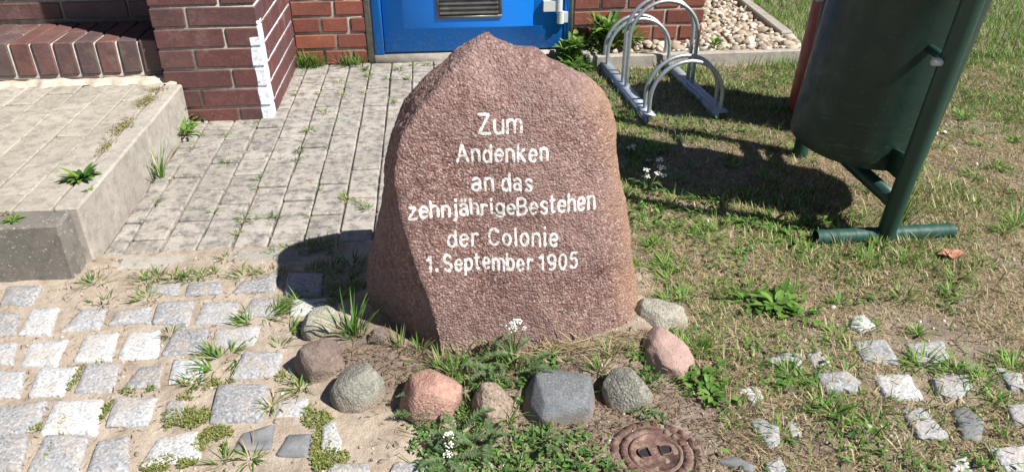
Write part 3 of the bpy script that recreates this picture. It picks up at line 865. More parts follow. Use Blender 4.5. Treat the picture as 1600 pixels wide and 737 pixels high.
# stroke letters, cut and painted by hand
def arc(cx, cy, rx, ry, a0, a1, n=12):
    return [(cx + rx * math.cos(R(a0 + (a1 - a0) * i / n)), cy + ry * math.sin(R(a0 + (a1 - a0) * i / n))) for i in range(n + 1)]
xh = .70
def hump(x0, w, h=xh): return [(x0, h * .62)] + arc(x0 + w / 2, h * .66, w / 2, h * .34, 170, 0, 8) + [(x0 + w, 0)]
bowl = lambda cx, w=.21: arc(cx, xh / 2, w, xh / 2, 40, 320, 14)
GL = {
 'Z': (.60, [[(.02, 1), (.55, 1), (0, 0), (.60, 0)]]),
 'u': (.44, [[(0, xh), (0, .22)] + arc(.21, .22, .21, .22, 180, 350, 8), [(.43, xh), (.43, 0)]]),
 'm': (.74, [[(0, 0), (0, xh)], hump(0, .36), hump(.36, .36)]),
 'n': (.42, [[(0, 0), (0, xh)], hump(0, .40)]),
 'A': (.62, [[(0, 0), (.31, 1), (.62, 0)], [(.12, .34), (.50, .34)]]),
 'd': (.44, [arc(.21, xh / 2, .21, xh / 2, 0, 360, 16), [(.43, 1), (.43, 0)]]),
 'e': (.44, [[(.02, xh * .52), (.42, xh * .52)] + arc(.21, xh / 2, .21, xh / 2, 8, 320, 16)]),
 'k': (.42, [[(0, 0), (0, 1)], [(.36, xh), (.02, .32)], [(.13, .42), (.40, 0)]]),
 'a': (.42, [[(.03, xh * .86)] + arc(.2, xh * .72, .19, xh * .28, 150, 0, 8) + [(.39, 0)], arc(.19, xh * .28, .19, xh * .28, 20, 340, 12)]),
 's': (.38, [[(.36, xh * .84)] + arc(.19, xh * .76, .17, xh * .24, 30, 200, 8) + [(.12, xh * .55), (.26, xh * .45)] + arc(.19, xh * .24, .18, xh * .24, 40, -160, 9)]),
 'z': (.42, [[(.02, xh), (.38, xh), (0, 0), (.41, 0)]]),
 'h': (.42, [[(0, 0), (0, 1)], hump(0, .40)]),
 'j': (.16, [[(.13, xh), (.13, -.16)] + arc(0, -.16, .13, .12, 0, -90, 5), [(.13, .92), (.13, .95)]]),
 'ä': (.42, [[(.03, xh * .86)] + arc(.2, xh * .72, .19, xh * .28, 150, 0, 8) + [(.39, 0)], arc(.19, xh * .28, .19, xh * .28, 20, 340, 12), [(.10, .93), (.10, .96)], [(.30, .93), (.30, .96)]]),
 'r': (.30, [[(0, 0), (0, xh)], [(0, xh * .6)] + arc(.17, xh * .68, .16, xh * .3, 160, 40, 6)]),
 'i': (.08, [[(.03, 0), (.03, xh)], [(.03, .93), (.03, .96)]]),
 'g': (.44, [arc(.21, xh / 2, .21, xh / 2, 0, 360, 16), [(.43, xh), (.43, -.10)] + arc(.22, -.10, .21, .18, 0, -150, 8)]),
 'B': (.54, [[(0, 0), (0, 1), (.28, 1)] + arc(.28, .76, .2, .24, 90, -90, 8) + [(.02, .52)], [(.28, .52)] + arc(.30, .26, .23, .26, 90, -90, 8) + [(0, 0)]]),
 't': (.30, [[(.12, .95), (.12, .16)] + arc(.24, .14, .12, .14, 180, 280, 5), [(0, xh), (.28, xh)]]),
 'C': (.56, [[(.50, .80)] + arc(.27, .62, .25, .38, 35, 180, 8) + [(.02, .4)] + arc(.27, .38, .25, .38, 180, 325, 8), [(.50, .80), (.50, .70)]]),
 'o': (.44, [arc(.21, xh / 2, .21, xh / 2, 0, 360, 16)]),
 'l': (.08, [[(.03, 0), (.03, 1)]]),
 '1': (.30, [[(0, .74), (.18, 1), (.18, 0)]]),
 '.': (.10, [[(.04, .02), (.05, .06)]]),
 'S': (.50, [[(.46, .84)] + arc(.25, .76, .22, .24, 25, 200, 9) + [(.14, .57), (.36, .45)] + arc(.25, .25, .23, .25, 45, -160, 10)]),
 'p': (.44, [[(0, -.3), (0, xh)], arc(.22, xh / 2, .21, xh / 2, 0, 360, 16)]),
 'b': (.44, [[(0, 0), (0, 1)], arc(.22, xh / 2, .21, xh / 2, 0, 360, 16)]),
 '9': (.44, [arc(.21, .70, .21, .30, 0, 360, 16), [(.42, .70), (.40, .35)] + arc(.2, .25, .2, .25, 10, -130, 7)]),
 '0': (.44, [arc(.21, .5, .21, .5, 0, 360, 18)]),
 '5': (.44, [[(.40, 1), (.07, 1), (.03, .56)] + arc(.2, .32, .22, .31, 120, -140, 12)]),
 ' ': (.26, []),
}
def inscription(text, x0, z0, x1, z1, cap, gap=.24):
    adv = []; x = 0
    for ch in text:
        adv.append(x); x += GL[ch][0] + gap
    tot = x - gap
    sx = (x1 - x0) / tot
    mb = MB(); hw = .0028
    for ch, a in zip(text, adv):
        jx, jz, jr = random.uniform(-.0008, .0008), random.uniform(-.0012, .0012), random.uniform(-.03, .03)
        for st in GL[ch][1]:
            pts = []
            for (gx_, gy_) in st:
                lx, lz = gx_ * sx, gy_ * cap
                lx, lz = lx - lz * jr, lz + lx * jr
                f = (a * sx) / (x1 - x0)
                pts.append((x0 + a * sx + lx + jx, z0 + (z1 - z0) * (f + gx_ * sx / (x1 - x0)) + lz + jz))
            pts = np.array(pts)
            if len(pts) == 2 and np.linalg.norm(pts[1] - pts[0]) < .004: pts[1] = pts[0] + np.array([.0005, .004])
            d = np.linalg.norm(np.diff(pts, axis=0), axis=1); s = np.concatenate([[0], np.cumsum(d)])
            t = np.linspace(0, s[-1], max(3, int(s[-1] / .0022)))
            c = np.stack([np.interp(t, s, pts[:, 0]), np.interp(t, s, pts[:, 1])], 1)
            tg = np.gradient(c, axis=0); tg /= np.linalg.norm(tg, axis=1)[:, None] + 1e-9
            # rounded ends
            c = np.concatenate([[c[0] - tg[0] * hw * .75], c, [c[-1] + tg[-1] * hw * .75]]); tg = np.concatenate([[tg[0]], tg, [tg[-1]]])
            pn = np.stack([-tg[:, 1], tg[:, 0]], 1)
            VV = []
            for i in range(len(c)):
                w = hw * (1 + .4 * mnoise.noise(Vector((c[i][0] * 160, c[i][1] * 160, 3))))
                if i in (0, len(c) - 1): w *= .45
                for o_, dd in ((-1, .0004), (-.62, .0007), (0, .0008), (.62, .0007), (1, .0004)):
                    q = c[i] + pn[i] * w * o_
                    hit = bvh.ray_cast(Vector((q[0], .5, q[1])), Vector((0, 1, 0)))
                    yv = (hit[0].y if hit[0] is not None else 1.4) - dd
                    VV.append((q[0], yv, q[1]))
            kq = (np.arange(len(c) - 1)[:, None] * 5 + np.arange(4)[None, :]).ravel()
            mb.add(VV, [np.stack([kq, kq + 5, kq + 6, kq + 1], 1)])
    o = mb.build('inscription', M['letters'], ms, True)
    o.location = (-STONE_C[0], -STONE_C[1], 0)
    o['label'] = 'white painted line of carved lettering'
    return o
inscription('Zum', .082, .482, .170, .481, .0365)
inscription('Andenken', .037, .427, .222, .421, .0345)
inscription('an', .066, .369, .108, .3668, .034)
inscription('das', .128, .3658, .187, .363, .034)
inscription('zehnjährige', -.068, .322, .152, .315, .031, .21)
inscription('Bestehen', .158, .312, .327, .305, .036, .21)
inscription('der', .010, .252, .073, .2488, .036)
inscription('Colonie', .096, .2476, .243, .240, .036)
inscription('1.', -.036, .203, -.014, .2017, .034)
inscription('September', .000, .2009, .186, .1899, .034)
inscription('1905', .203, .1889, .286, .184, .034)

# ------------------------------------------------------------------ field stones set round the boulder
def fieldstone(name, loc, size, mat, label, rz=0, seed=0, boxy=0.0, rough=.10):
    v, f = ico(5); v = v.copy()
    if boxy: v = np.sign(v) * np.abs(v) ** (1 - boxy); 
    out = np.empty_like(v)
    for i, p in enumerate(v):
        q = Vector(p); qq = q + Vector((seed * 7.3, seed * 3.1, seed))
        d = 1 + rough * 1.7 * mnoise.noise(qq * 1.1) + rough * .6 * mnoise.noise(qq * 2.6) + rough * .18 * mnoise.noise(qq * 7) + rough * .13 * mnoise.noise(qq * 16) + rough * .07 * mnoise.noise(qq * 36)
        # flat facets
        out[i] = np.array(q) * d
    rs = np.random.default_rng(seed + 100)
    for _ in range(9):
        nn = rs.normal(size=3); nn[2] = abs(nn[2]); nn /= np.linalg.norm(nn); dd = rs.uniform(.72, .93)
        over = np.maximum(out @ nn - dd, 0); out = out - over[:, None] * nn * .70
    out = out * np.array(size) * 1.02
    me = mesh_np(name, out, [f], True); me.materials.append(mat)
    o = link(name, me); o.location = loc; o.rotation_euler = (0, 0, rz)
    return tag(o, label, 'stone', 'field stones ringed round the boulder')
FS = [
 ((-.044, 1.192, .022), (.062, .058, .058), 'stone_pink', 'rounded pink granite field stone at the boulder front', .3, 1, .15, .10),
 ((-.190, 1.240, .016), (.056, .052, .058), 'stone_grey', 'rounded grey field stone mottled with lichen', .5, 2, .12, .10),
 ((-.280, 1.335, .014), (.052, .050, .062), 'stone_brown', 'smooth dark brown field stone on the sand beside the setts', .2, 3, .1, .12),
 ((-.286, 1.475, .008), (.050, .044, .046), 'stone_pale', 'small pale grey field stone half in the boulder shadow', .9, 4, .1, .12),
 ((-.150, 1.395, .006), (.034, .026, .034), 'stone_brown', 'small reddish brown field stone tucked against the boulder shaded side', .4, 5, .1, .14),
 ((.082, 1.172, .010), (.040, .052, .052), 'stone_tan', 'tan grey field stone half hidden by weeds', .2, 6, .1, .10),
 ((.220, 1.168, .004), (.080, .066, .062), 'stone_dark', 'flat topped dark blue grey field stone', -.05, 7, .25, .07),
 ((.356, 1.182, .012), (.046, .054, .052), 'stone_grey', 'rounded speckled grey field stone beside the dark flat one', .3, 8, .12, .09),
 ((.470, 1.290, .010), (.048, .072, .048), 'stone_rose', 'smooth rose coloured field stone with a blunt edge', .35, 9, .2, .11),
 ((.492, 1.420, .008), (.068, .046, .040), 'stone_pale', 'flat pale greenish grey field stone at the boulder edge in grass', -.35, 10, .22, .11),
]
for loc, size, m_, lab, rz, sd_, bx_, rg in FS:
    fieldstone('field_stone', (loc[0], loc[1], loc[2] + gz(loc[0], loc[1]) * .5), size, M[m_], lab, rz, sd_, bx_, rg)

# ------------------------------------------------------------------ bicycle rack
RX0, RX1 = .795, 1.078
rack = empty('bike_rack', (.925, 3.02, 0), (0, 0, R(2.6))); tag(rack, 'galvanised steel bicycle rack with low and high hoops on two rails', 'bike rack')
ro = Vector((-.94, -3.02, 0))
zr = .012
for xr_ in (RX0, RX1):
    rl = MB().box(xr_ - .019, xr_ + .019, 2.655, 3.40, zr + .020, zr + .026).box(xr_ - .019, xr_ - .014, 2.655, 3.40, zr - .025, zr + .0195)
    o = rl.build('rail', M['rail'], rack); o.location = ro
def hoop(y, htop):
    r_ = (RX1 - RX0) / 2; cx = (RX0 + RX1) / 2; sp = htop - r_
    pts = [(RX0, y, zr - .01)] + [(RX0, y, zr + (sp - zr) * t) for t in (.33, .66)] + [(cx - r_ * math.cos(a), y, sp + r_ * math.sin(a)) for a in np.linspace(0, math.pi, 25)] + [(RX1, y, zr + (sp - zr) * t) for t in (.66, .33)] + [(RX1, y, zr - .01)]
    o = MB().tube(pts, .0080, 12).build('hoop', M['galv'], rack, True); o.location = ro
for (ya, ht) in ((2.685, .238), (2.738, .244), (2.995, .385), (3.048, .39), (3.302, .24), (3.352, .245)):
    hoop(ya, ht - .009)

# ------------------------------------------------------------------ litter bins
def litter_bin(origin, mats, label, body_c, body_z, lean, poles, height=.62, frame=True):
    root = empty('litter_bin', origin); tag(root, label, 'litter bin', 'litter bins on the grass')
    off = Vector((-origin[0], -origin[1], -origin[2]))
    ax = Vector((lean[0], lean[1], 1)).normalized()
    Mx = Matrix.Translation((body_c[0], body_c[1], body_z)) @ ax.to_track_quat('Z', 'Y').to_matrix().to_4x4()
    rad = .193
    prof = [(.001, .012), (.12, .012), (rad - .012, .010), (rad - .008, .001), (rad - .002, .001), (rad, .006), (rad, .03), (rad, height * .5), (rad, height - .012), (rad + .004, height - .006), (rad + .003, height), (rad - .006, height), (rad - .008, .03), (.001, .028)]
    b = MB().lathe(prof, 72, Mx).build('bin_body', mats[0], root, True); b.location = off; auto_smooth(b, 50)
    def bp(a, z, r=rad): return Mx @ Vector((r * math.cos(a), r * math.sin(a), z))
    for da in (0.0, .05):
        c0, c1 = bp(-1.05 + da, .075, rad - .001), bp(-1.05 + da, .075, rad + .003)
        o = MB().tube([c0, c1], .0035, 8).build('rivet', M['bolt'], root); o.location = off
    # hood over the opening, out of view, added to enlarge the bin's cast shadow
    pr = [(rad + .006, height + .09), (rad + .012, height + .1), (rad * .9, height + .135), (rad * .5, height + .155), (.001, height + .16)]
    hd = MB().lathe(pr, 72, Mx)
    for a in (0, math.pi):
        hd.tube([bp(a, height - .03, rad + .001), bp(a, height + .10, rad + .001)], .008, 8)
    hd = hd.build('shadow_hood', mats[0], root, True); hd.location = off
    for (p0, p1) in poles:
        o = MB().tube([p0, tuple(np.array(p0) + (np.array(p1) - np.array(p0)) * .5), p1], .0248, 24).build('pole', mats[1], root, True); o.location = off; auto_smooth(o, 60)
        if p0[1] > 2: continue
        f = MB()
        L, L2 = (.2, .2) if p0[1] < 2 else (.10, .03)
        n_ = 60
        pts = [(p0[0] - L + (L + L2) * i / n_, p0[1], .013) for i in range(n_ + 1)]
        rr = [.0212 + (.0016 if i % 7 in (2, 3) else 0) + .0007 * math.sin(i * 2.3) for i in range(n_ + 1)]
        f.tube(pts, rr, 20, False)
        inner = [(p[0], p[1], p[2]) for p in pts]
        f.tube(inner, .0185, 20, False)
        o = f.build('foot_tube', mats[2], root, True); o.location = off
    if len(poles) == 2:
        (a0, a1), (b0, b1) = poles
        ta = .135 / a1[2]; pa = np.array(a0) + (np.array(a1) - np.array(a0)) * ta; pb = np.array(b0) + (np.array(b1) - np.array(b0)) * ta
        o = MB().tube([pa, (pa + pb) / 2, pb], .0225, 20).build('crossbar', mats[1], root, True); o.location = off
        for (q0, q1), sgn in ((poles[0], -1), (poles[1], 1)):
            for zz, nm in ((.235, 'bracket'), (.535, 'pivot_pin')):
                t = zz / q1[2]; pp = np.array(q0) + (np.array(q1) - np.array(q0)) * t
                bb = np.array(Mx @ Vector((0, 0, zz - body_z))); d = pp - bb; d /= np.linalg.norm(d)
                s0 = bb + d * (rad - .012)
                if nm == 'bracket':
                    up_ = np.array([0, 0, 1.0]); sd2 = np.cross(d, up_)
                    w = .004; P = []
                    for sx_ in (-w, w):
                        P += [s0 + up_ * -.045 + sd2 * sx_, pp + up_ * -.04 + sd2 * sx_, pp + up_ * .042 + sd2 * sx_, s0 + up_ * .02 + sd2 * sx_]
                    o = MB().add(P, [np.array([(0, 1, 2, 3), (7, 6, 5, 4), (0, 4, 5, 1), (1, 5, 6, 2), (2, 6, 7, 3), (3, 7, 4, 0)])]).build('bracket', mats[1], root); o.location = off
                    # flange on the bin with a bolt
                    fl = MB(); aa = math.atan2(d[1], d[0]); zl = zz - body_z
                    for da in np.linspace(-.30, .30, 7): pass
                    Aa = np.linspace(aa - .34, aa + .16, 9); VV = []
                    for q in Aa:
                        top_ = .045 * (1 - abs(q - aa + .0) / .42)
                        VV += [bp(q, max(.004, zl - .05), rad + .0035), bp(q, zl - .02 + top_, rad + .0035)]
                    kq = np.arange(8) * 2
                    fl.add([tuple(v) for v in VV], [np.stack([kq, kq + 2, kq + 3, kq + 1], 1)])
                    o = fl.build('flange', mats[1], root, True); o.location = off
                    bo = MB(); c0 = bp(aa - .16, zl - .022, rad); c1 = bp(aa - .16, zl - .022, rad + .014)
                    bo.tube([c0, c1], .009, 12); o = bo.build('bolt', M['bolt'], root); o.location = off
                else:
                    o = MB().tube([s0, pp], .011, 14).build('pivot_pin', mats[1], root, True); o.location = off
                    side = np.array([-1.0, 0, 0])
                    lp = pp + side * .018
                    o = MB().tube([lp, lp + side * .026 + np.array([0, 0, .002])], .010, 14).build('latch_knob', M['bolt'], root, True); o.location = off
    return root
litter_bin((1.235, 2.03, 0), (M['green_plain'], M['green_pole'], M['green_wrap']), 'dark green cylindrical litter bin on leaning tube poles', (1.232, 2.0), .196, (.045, -.105),
           [((1.225, 1.747, -.02), (1.212, 1.747 - .140 * 1.05, 1.05)), ((1.239, 2.325, -.02), (1.239, 2.335, 1.05))], .72)
litter_bin((1.51, 2.62, 0), (M['red'], M['green_pole'], M['green_wrap']), 'red litter bin standing behind the dark green one', (1.514, 2.60), .045, (.02, -.06),
           [((1.70, 2.47, -.02), (1.72, 2.42, 1.0))], .62)

# ------------------------------------------------------------------ cast iron valve cover
vc = empty('valve_cover', (.376, 1.016, 0), (0, 0, .12)); tag(vc, 'rusty round cast iron valve cover sunk in the ground', 'valve cover')
zc = gz(.376, 1.016) - .0068
ring = MB().lathe([(.070, zc - .03), (.070, zc + .006), (.071, zc + .007), (.0845, zc + .0062), (.086, zc + .004), (.086, zc - .03)], 64)
ring.build('cover_ring', M['iron'], vc)
for i in range(18):
    a = i * 2 * math.pi / 18 + .1
    ca, sa = math.cos(a), math.sin(a); P = []
    for (rr, ww) in ((.0722, .0118), (.0842, .0138)):
        for s_ in (-1, 1):
            for zz in (zc + .005, zc + .0078): P.append((rr * ca - s_ * ww * sa, rr * sa + s_ * ww * ca, zz))
    MB().add(P, [np.array([(1, 3, 7, 5), (0, 1, 5, 4), (2, 6, 7, 3), (0, 2, 3, 1), (4, 5, 7, 6)])]).build('ring_rib', M['iron'], vc)
lid = MB().lathe([(.001, zc + .007), (.044, zc + .007), (.045, zc + .010), (.049, zc + .010), (.050, zc + .005), (.0525, zc + .005), (.0535, zc + .009), (.0665, zc + .008), (.068, zc - .02)], 64)
lid = lid.build('cover_lid', M['iron'], vc)
for i in range(22):
    a = i * 2 * math.pi / 22
    if 1.1 < a < 2.0: continue
    ca, sa = math.cos(a), math.sin(a); P = []
    for (rr, ww) in ((.0545, .0040), (.0655, .0050)):
        for s_ in (-1, 1):
            for zz in (zc + .008, zc + .0105): P.append((rr * ca - s_ * ww * sa, rr * sa + s_ * ww * ca, zz))
    MB().add(P, [np.array([(1, 3, 7, 5), (0, 1, 5, 4), (2, 6, 7, 3), (0, 2, 3, 1), (4, 5, 7, 6)])]).build('tooth', M['iron'], lid)
for s_ in (-1, 1):
    pk = MB(); out = [(s_ * .011, -.011), (s_ * .022, -.011)] + [(s_ * (.022 + .009 * math.cos(a)), .011 * math.sin(a)) for a in np.linspace(-1.2, 1.2, 7)] + [(s_ * .022, .011), (s_ * .011, .011)]
    m = len(out)
    VV = [(x_, y_ + .004, zc + .0078) for x_, y_ in out] + [(x_ * 1.09 - s_ * .0015, y_ * 1.2 + .004, zc + .0075) for x_, y_ in out] + [(x_ * 1.05, y_ * 1.1 + .004, zc + .0118) for x_, y_ in out]
    q = np.arange(m)
    pk.add(VV, [np.stack([q, (q + 1) % m, 2 * m + (q + 1) % m, 2 * m + q], 1), np.stack([2 * m + q, 2 * m + (q + 1) % m, m + (q + 1) % m, m + q], 1)])
    pk.build('pocket_rim', M['iron'], lid)
    MB().add([(x_, y_ + .004, zc + .0082) for x_, y_ in out], [q]).build('pocket_fill', M['gap_black'], lid)  # flat near-black sheet filling the pocket
MB().lathe([(.0065, zc + .006), (.0065, zc + .0105), (.003, zc + .011), (.001, zc + .011)], 16, Matrix.Translation((.0585, .012, 0))).build('rivet', M['iron'], lid)

# ------------------------------------------------------------------ plants
GREEN = np.array([(.115, .235, .035), (.08, .19, .03), (.16, .28, .05), (.05, .13, .03), (.20, .29, .075)])
DRY = np.array([(.44, .36, .21), (.36, .28, .165), (.52, .44, .28), (.29, .23, .135), (.38, .325, .18)])
def blades(mb, P, az, length, width, lean, curl, col, segs=4):
    n = len(P); t = np.linspace(0, 1, segs + 1)
    th = lean[:, None] + curl[:, None] * t[None, :]
    ds = length[:, None] / segs
    dx = np.sin(th) * ds; dz = np.cos(th) * ds
    hx = np.concatenate([np.zeros((n, 1)), np.cumsum(dx[:, :-1], 1)], 1); hz = np.concatenate([np.zeros((n, 1)), np.cumsum(dz[:, :-1], 1)], 1)
    ca, sa = np.cos(az)[:, None], np.sin(az)[:, None]
    wob = rng.normal(0, .04, (n, 1)) * length[:, None] * t[None, :] ** 2
    cx = P[:, :1] + hx * ca - wob * sa; cy = P[:, 1:2] + hx * sa + wob * ca; cz = P[:, 2:3] + hz
    cz = np.maximum(cz, P[:, 2:3] + .0015)
    w = width[:, None] * .5 * np.clip(1.0 - t[None, :] ** 2.2, 0, 1) * (.75 + .5 * np.minimum(t[None, :] * 3, .5))
    L = np.stack([cx - sa * -w * -1, cy - ca * w, cz], -1); Rr = np.stack([cx - sa * w, cy + ca * w, cz], -1)
    L = np.stack([cx + sa * w, cy - ca * w, cz], -1)
    V = np.stack([L[:, :segs], Rr[:, :segs]], 2).reshape(n, segs * 2, 3)
    tip = np.stack([cx[:, -1], cy[:, -1], cz[:, -1]], -1)[:, None, :]
    V = np.concatenate([V, tip], 1); m = segs * 2 + 1
    base = (np.arange(n) * m)[:, None]
    q = np.concatenate([np.stack([base + 2 * i, base + 2 * i + 1, base + 2 * i + 3, base + 2 * i + 2], -1).reshape(n, 4) for i in range(segs - 1)])
    tr = np.concatenate([base + 2 * (segs - 1), base + 2 * (segs - 1) + 1, base + 2 * segs], 1)
    mb.add(V.reshape(-1, 3), [q, tr], np.repeat(col, m, 0))
def leaves(mb, P, az, el, length, width, bend, fold, col, rows=5, shape=1.0):
    """broad leaves: rows x 3 vertices each; el = elevation above the ground at the base"""
    n = len(P); t = np.linspace(0, 1, rows)
    th = el[:, None] - bend[:, None] * t[None, :]
    ds = length[:, None] / (rows - 1)
    hx = np.concatenate([np.zeros((n, 1)), np.cumsum((np.cos(th) * ds)[:, :-1], 1)], 1)
    hz = np.concatenate([np.zeros((n, 1)), np.cumsum((np.sin(th) * ds)[:, :-1], 1)], 1)
    w = width[:, None] * .5 * (np.sin(np.pi * np.clip(t[None, :] * .93 + .06, 0, 1) ** shape) ** .85 + .03)
    ca, sa = np.cos(az)[:, None], np.sin(az)[:, None]
    cx = P[:, :1] + hx * ca; cy = P[:, 1:2] + hx * sa; cz = P[:, 2:3] + hz
    cz = np.maximum(cz, P[:, 2:3] * 0 + ground_z(cx, cy) * 0 + cz)
    rise = w * np.tan(fold)[:, None]
    A = np.stack([cx + sa * w, cy - ca * w, cz + rise], -1); B = np.stack([cx, cy, cz], -1); C_ = np.stack([cx - sa * w, cy + ca * w, cz + rise], -1)
    V = np.stack([A, B, C_], 2).reshape(n, rows * 3, 3); m = rows * 3
    base = (np.arange(n) * m)[:, None]; q = []
    for i in range(rows - 1):
        for j in range(2):
            q.append(np.concatenate([base + i * 3 + j, base + i * 3 + j + 1, base + i * 3 + j + 4, base + i * 3 + j + 3], 1))
    mb.add(V.reshape(-1, 3), [np.concatenate(q)], np.repeat(col, m, 0))
def pick(palette, n, var=.18):
    return palette[rng.integers(0, len(palette), n)] * rng.uniform(1 - var, 1 + var, (n, 1))
def on_ground(x, y, dz=-.002): return np.stack([x, y, ground_z(x, y) + dz], 1)

# the patchy lawn
def in_stone(x, y, pad=0.0):
    return (x > -.22 - pad) & (x < .46 + pad) & (y > 1.345 + .02 - pad) & (y < 1.8 + pad) & ~((x < -.02) & (y < 1.36 + (-.02 - x) * .95))
def free(x, y):
    bad = in_stone(x, y) | ((x > .66) & (x < 1.80) & (y > 3.31)) | (y > 3.3) & (x < .72) | ((np.hypot(x - .376, y - 1.016)) < .075)
    return ~bad
def lawn_density(x, y):
    e = sstep(.44, .60, x + (fbm(x, y, 6, 41) - .5) * .22)
    d = fbm(x, y, 3.0, 51, 4)
    dens = sstep(.50, .64, d) * .75
    dens = np.where(y > 2.4, np.maximum(dens, .30 + .6 * sstep(.42, .58, d)), dens)
    dens = np.where((y > 3.3) & (x > 1.7), np.maximum(dens, .9), dens)
    sparse = sstep(1.75, 1.1, y)
    dens = dens * (1 - .6 * sparse)
    return e * np.clip(dens, .07, 1)
def lawn(n, xr_, yr_):
    x = rng.uniform(*xr_, n); y = rng.uniform(*yr_, n)
    ok = (rng.random(n) < lawn_density(x, y)) & free(x, y)
    return x[ok], y[ok]
mb = MB()
x, y = lawn(210000, (.42, 3.0), (.85, 3.4)); n = len(x)
longer = fbm(x, y, 9, 61)
blades(mb, on_ground(x, y), rng.uniform(0, 6.283, n), rng.uniform(.012, .040, n) * (.5 + longer * 1.1), rng.uniform(.0018, .0042, n), rng.uniform(.2, 1.25, n), rng.uniform(.1, 1.1, n),
       np.where((rng.random(n) < np.where(y < 2.4, .42, .2))[:, None], pick(DRY, n) * 1.15, pick(GREEN, n, .3)), 3)
x, y = lawn(80000, (1.0, 5.2), (3.2, 6.5)); n = len(x)
blades(mb, on_ground(x, y), rng.uniform(0, 6.283, n), rng.uniform(.035, .085, n), rng.uniform(.0025, .0048, n), rng.uniform(.1, .9, n), rng.uniform(.1, 1.0, n),
       np.where((rng.random(n) < .12)[:, None], pick(DRY, n), pick(GREEN, n) * 1.1), 4)
tag(mb.build('grass', M['leaf']), 'short patchy grass growing right of the boulder', 'grass', None, 'stuff')
# dead straw and thatch lying flat
mb = MB()
n = 250000; x = rng.uniform(.42, 2.9, n); y = rng.uniform(.85, 3.35, n)
ok = (sstep(.42, .56, x + (fbm(x, y, 6, 41) - .5) * .2) > rng.random(n)) & free(x, y) & (fbm(x, y, 4.5, 71) + rng.normal(0, .08, n) > .33)
x, y = x[ok], y[ok]; n = len(x)
blades(mb, on_ground(x, y, .001), rng.uniform(0, 6.283, n), rng.uniform(.008, .034, n), rng.uniform(.0010, .0022, n), rng.uniform(1.0, 1.62, n), rng.uniform(-.1, .35, n),
       np.where((rng.random(n) < .3)[:, None], pick(DRY, n) * .5, pick(DRY, n) * 1.15), 2)
# straw caught at the boulder's foot
n = 130; x = rng.uniform(.17, .44, n); y = rng.normal(1.315, .022, n) + (x - .2) * .05
blades(mb, on_ground(x, y, .004 ), rng.normal(0, .5, n) + rng.integers(0, 2, n) * 3.14, rng.uniform(.03, .085, n), rng.uniform(.0014, .003, n), rng.uniform(.9, 1.5, n), rng.uniform(0, .8, n), pick(DRY, n), 4)
n = 5200; x = rng.uniform(-1.2, .7, n); y = rng.uniform(.85, 1.85, n)
ok = free(x, y) & (fbm(x, y, 8, 37) + .25 * (x > .0) * (y < 1.33) > .52); x, y = x[ok], y[ok]; n = len(x)
blades(mb, on_ground(x, y, .0015), rng.uniform(0, 6.283, n), rng.uniform(.004, .022, n), rng.uniform(.0010, .0024, n), rng.uniform(1.2, 1.6, n), rng.uniform(-.1, .3, n),
       pick(np.array([(.16, .11, .07), (.24, .17, .11), (.10, .07, .05), (.36, .28, .17)]), n), 2)
n = 7000; x = rng.uniform(-.28, .62, n); y = rng.uniform(.9, 1.36, n)
ok = free(x, y) & ((x > .03 + .2 * (fbm(x, y, 8, 39) - .5)) | (np.hypot((x - .02) * .62, y - 1.34) < .17)); x, y = x[ok], y[ok]; n = len(x)
blades(mb, on_ground(x, y, .002), rng.uniform(0, 6.283, n), rng.uniform(.004, .02, n), rng.uniform(.0012, .003, n), rng.uniform(1.0, 1.6, n), rng.uniform(-.1, .3, n),
       pick(np.array([(.13, .085, .058), (.20, .135, .095), (.08, .055, .04), (.30, .22, .14)]), n), 2)
tag(mb.build('straw', M['leaf']), 'dry yellow straw lying flat among the sparse grass', 'straw', None, 'stuff')

mb = MB()
n = 16000; x = rng.uniform(.44, 2.6, n); y = rng.uniform(.88, 3.2, n)
ok = free(x, y) & (fbm(x, y, 5.5, 55, 3) + rng.normal(0, .03, n) > .62) & (x > .5); x, y = x[ok], y[ok]; n = len(x)
leaves(mb, on_ground(x, y, .004 + rng.random(n) * .016), rng.uniform(0, 6.283, n), rng.uniform(-.2, .8, n), rng.uniform(.008, .024, n), rng.uniform(.004, .010, n), rng.uniform(0, .7, n), rng.uniform(.05, .5, n), pick(GREEN * np.array([.9, .95, 1.0]), n, .3), 4)
tag(mb.build('clover', M['leaf']), 'small leafy clover and plantain mixed through the patchy grass', 'clover', None, 'stuff')
# low creeping weeds in front of the boulder and among the setts
mb = MB()
n = 5200; x = rng.uniform(-.10, .60, n); y = rng.uniform(.88, 1.30, n)
d = fbm(x, y, 7, 81, 3) + .10 * sstep(-.05, .2, x) - .16 * sstep(.34, .55, x) - .10 * sstep(1.2, 1.3, y)
ok = (d + rng.normal(0, .04, n) > .52) & free(x, y)
x, y = x[ok], y[ok]; n = len(x)
leaves(mb, on_ground(x, y, .002 + rng.random(n) * .012), rng.uniform(0, 6.283, n), rng.uniform(-.1, .8, n), rng.uniform(.007, .018, n), rng.uniform(.0035, .007, n), rng.uniform(0, .6, n), rng.uniform(.1, .5, n), pick(GREEN * np.array([.85, .95, 1.1]), n), 4)
n2 = 1500; x = rng.uniform(-.08, .55, n2); y = rng.uniform(.9, 1.30, n2); ok = free(x, y) & (fbm(x, y, 7, 81, 3) > .47); x, y = x[ok], y[ok]; n2 = len(x)
blades(mb, on_ground(x, y), rng.uniform(0, 6.283, n2), rng.uniform(.015, .05, n2), rng.uniform(.0014, .003, n2), rng.uniform(.3, 1.4, n2), rng.uniform(0, .9, n2), np.where((rng.random(n2) < .4)[:, None], pick(DRY, n2), pick(GREEN, n2)), 3)
tag(mb.build('creeping_weeds', M['leaf']), 'low creeping green weeds covering the soil before the field stones', 'weeds', None, 'stuff')
